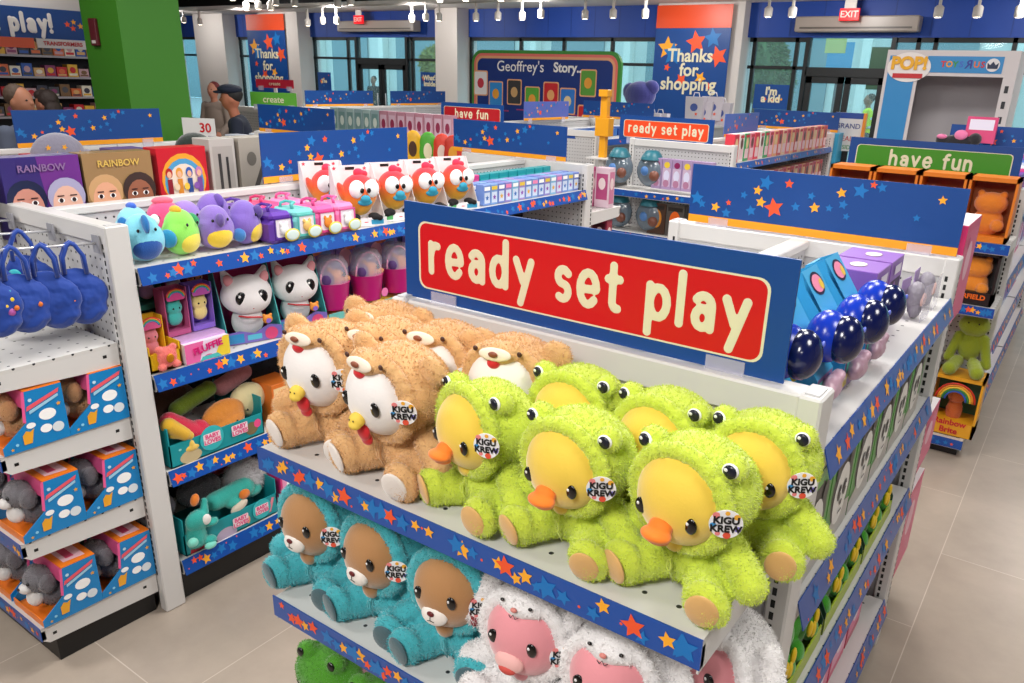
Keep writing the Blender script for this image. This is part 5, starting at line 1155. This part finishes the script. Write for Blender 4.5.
window(6, -25.8, -24.1, (-25.75, -24.15)); window(7, -22.5, -20.9, (-22.45, -20.95)); window(8, X0, -26.2, (-28.9, -26.3)); 
# transom glass over doors
for n, (a, b) in enumerate(((-17.28, -15.45), (-5.02, -3.53))): o = struct('window_%d' % (9+n), MB().box(a, b, YW+.03, YW+.036, 2.18, 2.66, glass))
for i, (a, b) in enumerate(((-20.85, -19.15), (-14.05, -13.35), (-8.1, -6.25), (-24.05, -22.55), (-26.2, -25.85))):
    struct('wall_pier_back' if i == 0 else 'wall_pier_back', MB().box(a, b, YW-.45 if i != 2 else YW-.3, YW+.3, 0, 3.32, COLM))
# building and ground outside
fac = MB(); FW = hx('#c9cdc8', .8); FD = hx('#6f8a92', .6)
fac.box(-50, 26, 30, 30.5, 0, 12, FW)
for i in range(16):
    x = -48+i*4.6
    fac.prism([(x, 0), (x+2.6, 0), (x+2.6, 4.2)]+[(x+1.3+1.3*math.cos(R(a)), 4.2+1.3*math.sin(R(a))) for a in range(15, 180, 15)]+[(x, 4.2)], 29.9, 29.99, FD, 'xz')
    fac.box(x-.9, x-.6, 29.6, 29.99, 0, 9, hx('#dcdcd4', .8))
o = fac.build('arcade_building'); tag(o, 'pale arcaded building across the street seen through the shop windows', 'building')
struct('floor_pavement', MB().box(-50, 26, YW+.3, 30, -.12, -.02, hx('#9aa0a2', .8)))
for i, (p, h, w_, y) in enumerate((((752, 120), 3.2, 1.6, 24), ((445, 80), 2.6, 1.5, 22), ((700, 60), 2.8, 1.4, 24))):
    q = at(p[0], p[1], 1, y)
    g = thing('street_tree', ('leafy tree outside the right doorway', 'leafy autumn-tinted tree outside beside the left doorway', 'leafy tree outside behind the orange-topped banner')[i], 'tree', (q.x, y, -.02))
    MB().tube([(0, 0, 0), (.03, 0, 1.2), (0, .02, h*.7)], [.10, .08, .04], hx('#4a3a2c', .9), 8).build('trunk', g)
    link('foliage', fur(blob([('e', (0, 0, h*.75), (w_*.5, w_*.5, h*.3)), ('e', (.3, .2, h*.62), (w_*.4, w_*.4, h*.2)), ('e', (-.3, -.1, h*.85), (w_*.35, w_*.35, h*.18))], mat('leaves_%d' % i, ('#47663a', '#8a8a44', '#47663a')[i], .8, var=.3, vscale=4), .08, .25, 3), 2500, .16, .04, 3), g)
# posters in the windows
def poster(label, u0, v0, u1, v1, y, lines=(), c=BLUE, stars=5, size=.13, tc=CREAM):
    a = at(u0, v0, 1, y); b = at(u1, v1, 1, y); w_ = b.x-a.x; h = a.z-b.z
    g = thing('window_poster', label, 'poster', (a.x+w_/2, y+.018, b.z))
    m = MB().box(-w_/2, w_/2, 0, .01, 0, h, c); rg = random.Random(int(u0))
    for i in range(stars): m.star(rg.uniform(-.42, .42)*w_, rg.uniform(.08, .92)*h, rg.uniform(.03, .07)*min(w_, h)*1.6, -.001-.0003*i, (STY, STO, STB)[i % 3], i)
    m.build('sheet', g)
    for i, l in enumerate(lines): text(l, size, tc, g, (0, -.006, h*(.72-.3*i/max(1, len(lines)-1)) if len(lines) > 1 else h*.55), off=.004*size/.1)
    return g
poster('blue star-printed window poster left of the left doorway', 317, 72, 331, 92, YW-.03, ("The",), size=.14)
poster('blue window poster lettered reads, right of the left doorway', 420, 72, 440, 93, YW-.03, ("What's", "inside?"), size=.17)
poster('blue window poster with welcome message at the right column', 755, 84, 786, 110, YW-.03, ("I'm", "a kid"), size=.2)
g = poster('pale poster with a green leaf block hanging outside right doorway', 829, 42, 851, 68, YW+3, (), hx('#3a9ac8', .5), 0)
MB().box(-.35, .1, -.004, -.001, .3, 1.05, strong('#c8c87a')).build('print', g); MB().box(-.03, .03, .012, .05, -g.location[2], .1, strong('#5a6066')).build('post', g)
poster('dark green vertical window lettering banner right of the door', 872, 47, 884, 90, YW-.03, (), hx('#2f5a44', .5), 0)
# thanks-for-shopping banners on piers
def banner(label, u0, u1, x_c, w_, y, z0):
    g = thing('hanging_banner', label, 'banner', (x_c, y, 0)); h = 2.85
    m = MB().box(-w_/2, w_/2, 0, .02, z0, h, BLUE).box(-w_/2, w_/2, -.004, .0, h-.0, h+.42, strong('#e04a1c'))
    for i, (x, z, r, c) in enumerate(((-.4, .80, .16, STY), (.08, .86, .19, STO), (.46, .72, .13, STO), (-.12, .47, .09, STO), (.2, .5, .08, STY), (-.38, .6, .05, STO), (-.3, .74, .14, STB), (.35, .9, .12, STB), (.36, .42, .05, STO))): m.star(x*w_*.8, z0+(h-z0)*z, min(r, .14)*w_, -.004-.0004*i, c, .2*i)
    m.build('sheet', g)
    for i, t_ in enumerate(('Thanks', 'for', 'shopping')): text(t_, .27*w_/1.6*1.25, CREAM, g, (0, -.012, z0+(h-z0)*(.72-.145*i)), off=.008)
    return g
banner('blue banner reading Thanks for shopping, the larger one at the right', 662, 735, -7.26, 1.62, 15.6, 1.0)
banner('blue banner reading Thanks for shopping, the farther one at the left', 256, 296, -20.5, 1.7, 15.5, .6)
# air curtains and exit signs
for lab, x0, x1, z in (('long metal air curtain above the left doorway', -17.7, -14.9, 2.82), ('long metal air curtain above the right doorway', -5.25, -3.1, 2.78)):
    o = MB().box(x0, x1, YW-.32, YW-.03, z, z+.26, hx('#9a8f88', .35), .02).box(x0+.1, x1-.1, YW-.33, YW-.321, z+.05, z+.08, hx('#5a534f', .4)).build('air_curtain'); tag(o, lab, 'air curtain')
for lab, u, v in (('red EXIT sign over the left doorway', 358, 20), ('red EXIT sign over the right doorway', 849, 15)):
    p = at(u, v, 1, YW-.5); g = thing('exit_sign', lab, 'sign', (p.x, YW-.5, p.z-.09))
    MB().box(-.17, .17, 0, .05, 0, .2, mat('exit_red', '#d8101c', .4, emit=.9), .004).build('box', g); text('EXIT', .15, hx('#ffd8d0', .4), g, (0, -.004, .1), off=.002, ext=.001); MB().box(-.1, .1, .01, .04, .2, 3.32-g.location[2], COLM).build('mount', g)
# track lamps: cylinders along the blue band and round heads under the black ceiling
LAMPE = mat('lamp_glow', '#fff2dc', .4, emit=14)
def spot():
    g = thing('track_spotlight', 's', 'lamp'); wm = hx('#d8d2cc', .4)
    MB().lathe([(.06, .03), (.07, .05), (.07, .17), (.04, .2)], (0, 0, 0), wm, 18).build('lamp_body', g)
    MB().lathe([(.045, .003), (.0, .0031)], (0, 0, .026), LAMPE, 16).build('lamp_lens', g, 'glowing lens')
    MB().box(-.02, .02, -.02, .02, .2, .42, wm).build('stem', g); return g
KS = Kit(spot())
for i, (u, v) in enumerate(((184, 20), (200, 22), (308, 23), (323, 21), (337, 21), (412, 19), (426, 18), (439, 18), (476, 18), (498, 17), (522, 17), (541, 15), (585, 16), (613, 15), (645, 15), (768, 14), (792, 14), (938, 14), (977, 14), (1019, 14))):
    p = at(u, v+2, 1, 14.3); KS.put('white cylinder spotlight in front of the blue band', (p.x, 14.3, p.z-.05), 0, 1, 'spotlights along the shop front')
for i, (u, v) in enumerate(((259, 11), (271, 12), (276, 7), (295, 8), (338, 9), (351, 7), (440, 4), (466, 3), (501, 3), (233, 2), (252, 3), (247, 12), (568, 1), (590, 1), (646, 1))):
    p = at(u, v, 1, 12.4); KS.put('bright round spotlight head under the black ceiling', (p.x, 12.4, p.z), 0, 1.1, 'spotlights under the black ceiling')
tr = MB().box(-24, 4, 14.28, 14.32, 3.28, 3.31, hx('#c8c4c0', .5)).build('lighting_track'); tag(tr, 'long pale lighting track along the shop front', 'lighting track')
tr = MB().box(-24, 4, 12.38, 12.42, 3.55, 3.58, BLACK).build('lighting_track'); tag(tr, 'long black lighting track under the black ceiling', 'lighting track')
for i in range(5):
    pp = MB().tube([(-26, 11.2-i*.9, 3.85+.05*i), (-6, 11.2-i*.9, 3.85+.05*i)], .07-.008*i, BLACK, 8).build('ceiling_duct'); tag(pp, 'black pipe running under the black ceiling', 'pipe', 'black pipes under the ceiling')
# ================================================================== MIDDLE DISTANCE FEATURES
gc = hx('#387c18', .6)
c = MB().box(-.30, .30, -.28, .28, 0, 4.3, gc); co = c.build('wall_column_green'); co['kind'] = 'structure'; co.location = (-7.31, 4.13, 0)
g = thing('fire_alarm', 'dark red fire alarm box on the green column', 'alarm', tuple(at(98, 46, 1, 3.848))); MB().box(-.055, .055, -.03, 0, 0, .22, hx('#5a1220', .4), .006).build('case', g); MB().box(-.03, .03, -.032, -.0305, .02, .045, strong('#d8d0cc')).build('label_plate', g)
# left wall display with play sign
g = thing('wall_sign', 'blue wall sign ending in play, high on the left wall', 'sign', (-13.98, 5.6, 0), R(90))
za = at(0, 9, 0, -13.9).z; zb = at(0, 37, 0, -13.9).z
m = MB().box(-3.2, 2.9, -.03, 0, zb, za+.06, BLUE)
for i, (x, z, r) in enumerate(((1.42, .62, .05), (1.52, .72, .045), (1.5, .48, .05), (1.62, .58, .05))): m.star(x-.2, zb+(za-zb)*z, r, -.032-.001*i, (STO, STY)[i % 2])
m.build('board', g)
strokes('... play!', .16, hx('#e8e4e0', .4), g, (.50, -.04, zb+(za-zb)*.50), rad=.2, thick=.004, width=1.0)
WU = thing('wall_shelving', 'tall wall shelving crowded with toys under the play sign', 'shelving', (-13.9, 5.6, 0), R(90))
MB().box(-3, 2.9, -.02, .0, 0, zb, hx('#23202a', .6)).build('back_panel', WU)
for z in (1.92, 1.62, 1.33, 1.05, .7, .3): MB().box(-3, 2.9, -.42, -.02, z-.03, z, hx('#a8a4ac', .4)).build('shelf', WU)
hb = MB().box(.50, 1.24, -.44, -.42, zb-.13, zb-.0, strong('#d8d4d4')); hb.build('brand_plate', WU)
text('TRANSFORMERS', .078, hx('#c01f2a', .4), WU, (.87, -.45, zb-.065), off=.002)
MB().box(-3, .46, -.44, -.42, zb-.14, zb, strong('#e0562a')).build('brand_plate', WU); MB().box(1.28, 1.9, -.44, -.42, zb-.13, zb, strong('#8a5ab8')).build('brand_plate', WU)
wc = ('#c81f2a', '#d8a86a', '#e8e0d0', '#7a5a3a', '#3a3a4a', '#e0b03a', '#8a3a6a', '#2f5ab0', '#d86a3a', '#4a4a52', '#c8a0a8')
for k, z in enumerate((1.92, 1.62, 1.33, 1.05)):
    for i in range(26):
        h = (.12, .16, .14, .18)[(i+k) % 4]; cc = wc[(i*5+k*3) % 11]
        g = carton(.15, .15, h+.06*(k == 0), cc, [('d', .5, .55, .3, .25, wc[(i*3+k) % 11]), ('r', .1, .1, .9, .28, wc[(i+k*2+4) % 11])], name='toy_box', cat='toy box', label='small toy box on the wall shelving under the play sign, %s shelf' % ('top', 'second', 'third', 'fourth')[k])
        g.location = (-13.5, 3.6+i*.165, z); g.rotation_euler = (0, 0, R(90)); g['group'] = 'toys on the %s wall shelf' % ('top', 'second', 'third', 'fourth')[k]
# story board
a = at(472, 51, 1, 11); b = at(622, 51, 1, 11); w_ = b.x-a.x; zt = a.z+.02
g = thing('story_board', 'large rounded blue board titled Story with picture cards', 'display board', ((a.x+b.x)/2, 11, 0))
m = MB()
for i, (k, cc) in enumerate(((0, '#3f8f3a'), (.05, '#e8746a'), (.09, '#e8a87a'), (.13, '#0c2f7a'))): m.rrect(-w_/2+k, w_/2-k, .0+k, zt-k, .2-k*.7, -.004*i-.0, hx(cc, .45), 6)
m.prism(rr_pts(-w_/2, w_/2, .0, zt, .2, 6), .002, .06, hx('#3f8f3a', .45), 'xz'); m.build('board', g)
text("Geoffrey's", .23, hx('#f2f0ee', .4), g, (-.42, -.02, zt-.25), off=.001); text("Story...", .2, hx('#f2f0ee', .4), g, (.52, -.02, zt-.25), off=.006)
cards = ((-1.22, .52, '#e8e4e4', '#c83a4a'), (-.90, .68, '#2f8ad0', '#e8a03a'), (-.52, .64, '#3a3a3a', '#c8a06a'), (-.16, .74, '#5aa83a', '#e8a03a'), (.20, .66, '#c8242c', '#e8a86a'), (.52, .74, '#2f7ad0', '#e8d0a0'), (.88, .46, '#5a9a3a', '#e8a03a'), (.86, .98, '#c8242c', '#e8d0b0'))
for x, dz, c1, c2 in cards:
    x = x*w_/2.85; z = zt-dz
    m = MB().rrect(x-.15, x+.15, z-.20, z+.20, .03, -.02, strong('#e8a87a')).rrect(x-.13, x+.13, z-.18, z+.18, .025, -.022, strong(c1)).disc(x, z, .07, .08, -.024, strong(c2)); m.build('picture_card', g)
m = MB(); 
for i in range(7): m.box(-1.2+i*.36, -1.0+i*.36, -.018, -.0165, zt-.92-.03*(i % 2), zt-.90-.03*(i % 2), strong('#a03a6a'))
m.build('path_line', g)
# big collectible-box photo prop
g = thing('photo_prop', 'giant white and blue toy-box frame lettered POP and TOYS R US', 'display', (0, 8.4, 0))
a = at(888, 52, 1, 8.4); b = at(1021, 56, 1, 8.4); x0, x1, zt = a.x, b.x, a.z+.02; g.location[0] = (x0+x1)/2; hw = (x1-x0)/2; PW = hx('#d8d0d0', .5)
m = MB().box(-hw+.05, hw-.05, .55, .6, .08, zt-.04, hx('#b8b4b8', .6)).box(-hw, -hw+.05, .02, .6, 0, zt, PW).box(hw-.05, hw, .02, .6, 0, zt, PW).box(-hw+.05, hw-.05, .02, .6, zt-.04, zt, PW).box(-hw, hw, .0, .02, zt-.22, zt, PW).box(-hw, -hw+.30, 0, .02, 0, zt-.22, PW).box(hw-.10, hw, 0, .02, 0, zt-.22, PW).box(-hw+.05, hw-.05, .02, .6, 0, .08, PW); m.build('box_frame', g)
sk = strong('#2f8ac8')
MB().box(-hw+.36, hw-.12, -.006, -.001, zt-.19, zt-.05, sk).box(-hw+.03, -hw+.27, -.006, -.001, .1, zt-.05, sk).build('blue_print', g, 'bright blue printed border')
MB().disc(-hw+.21, zt-.15, .19, .13, -.012, hx('#eee8e6', .4), 28).build('bubble', g)
text('POP!', .15, strong('#f0b01c'), g, (-hw+.21, -.02, zt-.12), off=.007, ext=.004); MB().box(-hw+.08, -hw+.34, -.02, -.014, zt-.245, zt-.205, strong('#c8242c')).build('ribbon', g)
for i, (ch, cc) in enumerate(zip('TOYSRUS', ('#e0242c', '#f0a01c', '#3a9a3a', '#3a6ac8', '#2a3a9a', '#e8742c', '#c8242c'))):
    o = text(ch, .07 if ch != 'R' else .10, strong(cc), g, (-hw+.50+.050*i+(.012 if i > 3 else 0)+(.012 if i > 4 else 0), -.010, zt-.12), off=.002, sx=-1 if ch == 'R' else 1)
MB().lathe([(.055, -.012), (.055, -.007)], (hw-.20, 0, zt-.12), hx('#e8e4e4', .4), 24, 'y', False).build('badge', g)
cr = MB().prism([(-.04, -.03), (.04, -.03), (.045, .02), (.022, 0), (0, .03), (-.022, 0), (-.045, .02)], -.016, -.013, hx('#1c2a4a', .4), 'xz').build('crown', g); cr.location = (hw-.20, 0, zt-.12)
for i in range(9): MB().box(hw-.07, hw-.04, -.004, -.001, zt-.35-i*.13, zt-.29-i*.13, strong('#2a2a30')).build('side_letter', g)
# hi-vis clothed stuffed goods in front: black and pink toys on the display top
o = soft('plush_heap', 'black and pink plush with bows on top of the right far fixture', tuple(at(958, 141, 1, 7.4)), [('e', (0, 0, .0), (.12, .06, .05)), ('e', (.12, 0, .02), (.05, .05, .05)), ('e', (-.12, 0, .0), (.05, .05, .05))], '#1c1a20', 0, furn=0, extra=[('bow', [('e', (.02, -.05, .05), (.05, .02, .04)), ('e', (-.12, -.04, .03), (.04, .02, .02))], '#e87aa8')])
o = carton(.22, .05, .2, '#d84a7a', [('r', .1, .5, .9, .9, '#e8e0f0')], name='toy_carton', cat='toy box', label='tilted pink and white card on top of the right far fixture'); o.location = tuple(at(978, 143, 1, 7.4)); 
# grand deals floor sign
a = at(836, 112, 1, 9.2); b = at(858, 152, 1, 9.2); g = thing('floor_sign', 'white free-standing sign reading GRAND and DEALS by the right doorway', 'sign', ((a.x+b.x)/2, 9.2, 0)); w_ = b.x-a.x
MB().box(-w_/2, w_/2, 0, .03, b.z, a.z, hx('#e4e0dc', .4)).box(-w_/2, w_/2, -.002, 0, a.z-.06, a.z, strong('#2a4a9a')).build('panel', g); MB().box(w_/2, w_/2+.03, -.01, .04, b.z-.05, a.z, strong('#e8902c')).build('side_strip', g)
text('GRAND', .075, hx('#28408a', .4), g, (0, -.004, a.z-.14)); text('DEALS', .075, hx('#c8303a', .4), g, (0, -.004, a.z-.27)); text('INSIDE', .06, hx('#3a9a4a', .4), g, (0, -.004, a.z-.36))
MB().box(-w_/2, w_/2, .0, .2, 0, .03, BLACK).box(-.03, .03, .03, .06, 0, b.z, BLACK).build('stand', g)
# shopping bags stacked under the banner
for i, (u, v) in enumerate(((694, 92), (702, 97), (712, 92), (720, 98), (650, 108), (640, 108), (658, 108))):
    p = at(u, v+14, 1, 12.2+.05*i)
    g = thing('paper_bag', 'white printed shopping bag under the right banner, %s' % ('leftmost of the tall ones', 'front centre', 'behind centre', 'rightmost', 'low middle', 'low left', 'low right')[i], 'bag', (p.x, p.y, p.z-.22), R(10*(i % 3)-8))
    m = MB().prism([(-.15, 0), (.15, 0), (.17, .36), (-.17, .36)], 0, .1, hx('#c9c2cc', .6), 'xz'); m.disc(0, .2, .07, .06, -.002, strong('#4a5aa0'), 14); m.star(.05, .1, .03, -.003, STO); m.build('bag_body', g)
    MB().tube([(-.06, .05, .36), (-.04, .05, .42), (.04, .05, .42), (.06, .05, .36)], .008, strong('#d8d4d8'), 6).build('handle', g)
cnt = MB().box(-9.2, -5.2, 12.1, 13.2, 0, 1.18, hx('#c8c4c8', .5)).box(-9.3, -5.1, 12.0, 13.3, 1.18, 1.22, WHITE).build('checkout_counter'); tag(cnt, 'long pale checkout counter under the right banner', 'counter')
g = soft('plush_heap', 'purple and teal plush creature in front of the window beside the right banner', tuple(at(640, 95, 1, 12.4)), [('e', (0, 0, 0), (.28, .2, .22)), ('e', (.2, 0, .12), (.14, .1, .12)), ('e', (-.2, 0, .05), (.12, .1, .14))], '#4a4a9a', 0, furn=0)
# ================================================================== PEOPLE
def person(label, loc, rz, skin, hair, top, trousers, H_=1.72, cap=None, lean=0, grey=False, woman=False, vest=False):
    g = thing('person', label, 'person', loc, rz); k = H_/1.72; S = mat('skin_'+skin.strip('#'), skin, .6)
    P = lambda x, y, z: (x*k, (y-lean*max(0, z-.95))*k, z*k)
    arms = []
    for s in (-1, 1):
        arms += [('c', P(s*.175, 0, 1.38), P(s*.23, -.03, 1.12), .048*k, .040*k), ('c', P(s*.23, -.03, 1.12), P(s*.20, -.20, .98), .038*k, .028*k)]
    body = [('e', P(0, 0, 1.18), (.16*k, .10*k, .26*k)), ('e', P(0, 0, .95), (.15*k, .11*k, .12*k)), ('c', P(0, 0, 1.40), P(0, -.02, 1.52), .055*k, .052*k), ('e', P(0, -.02, 1.61), (.075*k, .092*k, .112*k)), ('e', P(0, -.045, 1.56), (.055*k, .06*k, .06*k)), ('e', P(0, -.112, 1.60), (.013*k, .02*k, .018*k)), ('e', P(.076, -.01, 1.60), (.01*k, .02*k, .028*k)), ('e', P(-.076, -.01, 1.60), (.01*k, .02*k, .028*k))]+arms
    for s in (-1, 1):
        body += [('c', P(s*.09, 0, .92), P(s*.10, -.01, .50), .085*k, .055*k), ('c', P(s*.10, -.01, .50), P(s*.10, .02, .08), .055*k, .035*k), ('c', P(s*.10, .03, .04), P(s*.11, -.12, .035), .035*k, .03*k)]
        hx0 = P(s*.20, -.20, .98); body += [('e', (hx0[0], hx0[1]-.03, hx0[2]-.01), (.022, .045, .035))]
        for f in range(4): body.append(('c', (hx0[0]-s*.006, hx0[1]-.05, hx0[2]+.02-.014*f), (hx0[0]-s*.02, hx0[1]-.095, hx0[2]+.005-.014*f), .008, .007))
        body.append(('c', (hx0[0]-s*.01, hx0[1]-.02, hx0[2]+.02), (hx0[0]-s*.03, hx0[1]-.06, hx0[2]+.035), .009, .008))
    b = link('body', blob(body, S, .011, 0, 10, 2), g)
    for s in (-1, 1): MB().ell(P(s*.03, -.100, 1.625), (.011, .006, .007), EYEB, 8, 6).build('eye', b)
    MB().ell(P(0, -.103, 1.545), (.022, .008, .006), hx('#9a4a44', .6), 10, 6).build('mouth', b)
    tp = [('e', P(0, .0, 1.20), (.18*k, .125*k, .27*k)), ('e', P(0, 0, 1.36), (.20*k, .10*k, .09*k)), ('e', P(0, 0, .98), (.175*k, .13*k, .12*k))]+[(q[0], q[1], q[2], q[3]+.018, q[4]+.014) for q in arms]
    link('jacket', blob(tp, mat('cloth_'+top.strip('#'), top, .85, bump=.3, bscale=30), .012, .006, 8, 2), g)
    tz = []
    for s in (-1, 1): tz += [('c', P(s*.09, 0, .92), P(s*.10, -.01, .50), .10*k, .075*k), ('c', P(s*.10, -.01, .50), P(s*.10, .02, .10), .075*k, .06*k)]
    link('trousers', blob(tz, mat('cloth_'+trousers.strip('#'), trousers, .85), .014, 0, 8, 2), g)
    hp = [('e', P(0, .022, 1.655), (.084*k, .088*k, .088*k))]+([('e', P(0, .05, 1.56), (.085*k, .06*k, .10*k)), ('e', P(.0, -.03, 1.69), (.07*k, .07*k, .05*k))] if woman else [])
    hm = MB(); 
    link('hair', blob([('e', q[1], q[2]) for q in hp], mat('hair_'+hair.strip('#'), hair, .7, bump=.6, bscale=60), .008, .008, 30, 1), b)
    MB().ell(P(0, -.045, 1.595), (.066*k, .068*k, .078*k), S, 20, 14).build('face', b)
    if cap:
        CM = mat('cap_'+cap.strip('#'), cap, .8); c = MB().ell(P(0, -.005, 1.70), (.105*k, .12*k, .052*k), CM, 22, 12).ell(P(0, -.11, 1.675), (.07*k, .06*k, .016*k), CM, 18, 8).build('cap', b)
    if vest:
        for z in (1.08, 1.25): MB().lathe([(.196*k, z*k-.025), (.196*k, z*k+.025)], (0, 0, 0), strong('#c8ccd0'), 20).build('reflective_stripe', g).scale = (1, .72, 1)
    return g
def stand(u, v, dist, Htop):
    """feet point under a head seen at (u, v)"""
    d = (_r2*((u-CXp)/CF)+_d2*((v-CYp)/CF)+_f); d = d/math.hypot(d.x, d.y); return (d.x*dist, d.y*dist, 0)
person('person with brown-grey hair in a grey jacket at the left edge, facing right', stand(17, 90, 7.3, 0), R(112), '#a06a50', '#4a382c', '#4f5668', '#2a2c34', 1.66)
person('person with dark hair in black, head bowed, beside the person in grey', stand(55, 95, 8.1, 0), R(-70), '#9a6048', '#2a1c18', '#17151a', '#1a1a20', 1.60, woman=True, lean=.15)
person('person in a navy flat cap bending over boxes right of the green column', stand(240, 92, 8.6, 0), R(-38), '#a8664c', '#1a1818', '#161d30', '#20242e', 1.66, cap='#101a30', lean=.12)
person('person with red hair far behind the person in the flat cap', stand(213, 84, 13, 0), R(20), '#b87a62', '#6a1f20', '#8a7a70', '#3a3a40', 1.62)
person('person in a yellow-green high-visibility jacket outside the right doorway', stand(869, 105, 18.5, 0), R(-70), '#8a6a54', '#2c241e', '#c8e82a', '#3a4048', 1.72, vest=True)
person('person in dark clothes beyond the left doorway', stand(374, 88, 26, 0), R(10), '#8a6450', '#1c1a1a', '#23282e', '#23262c', 1.7)
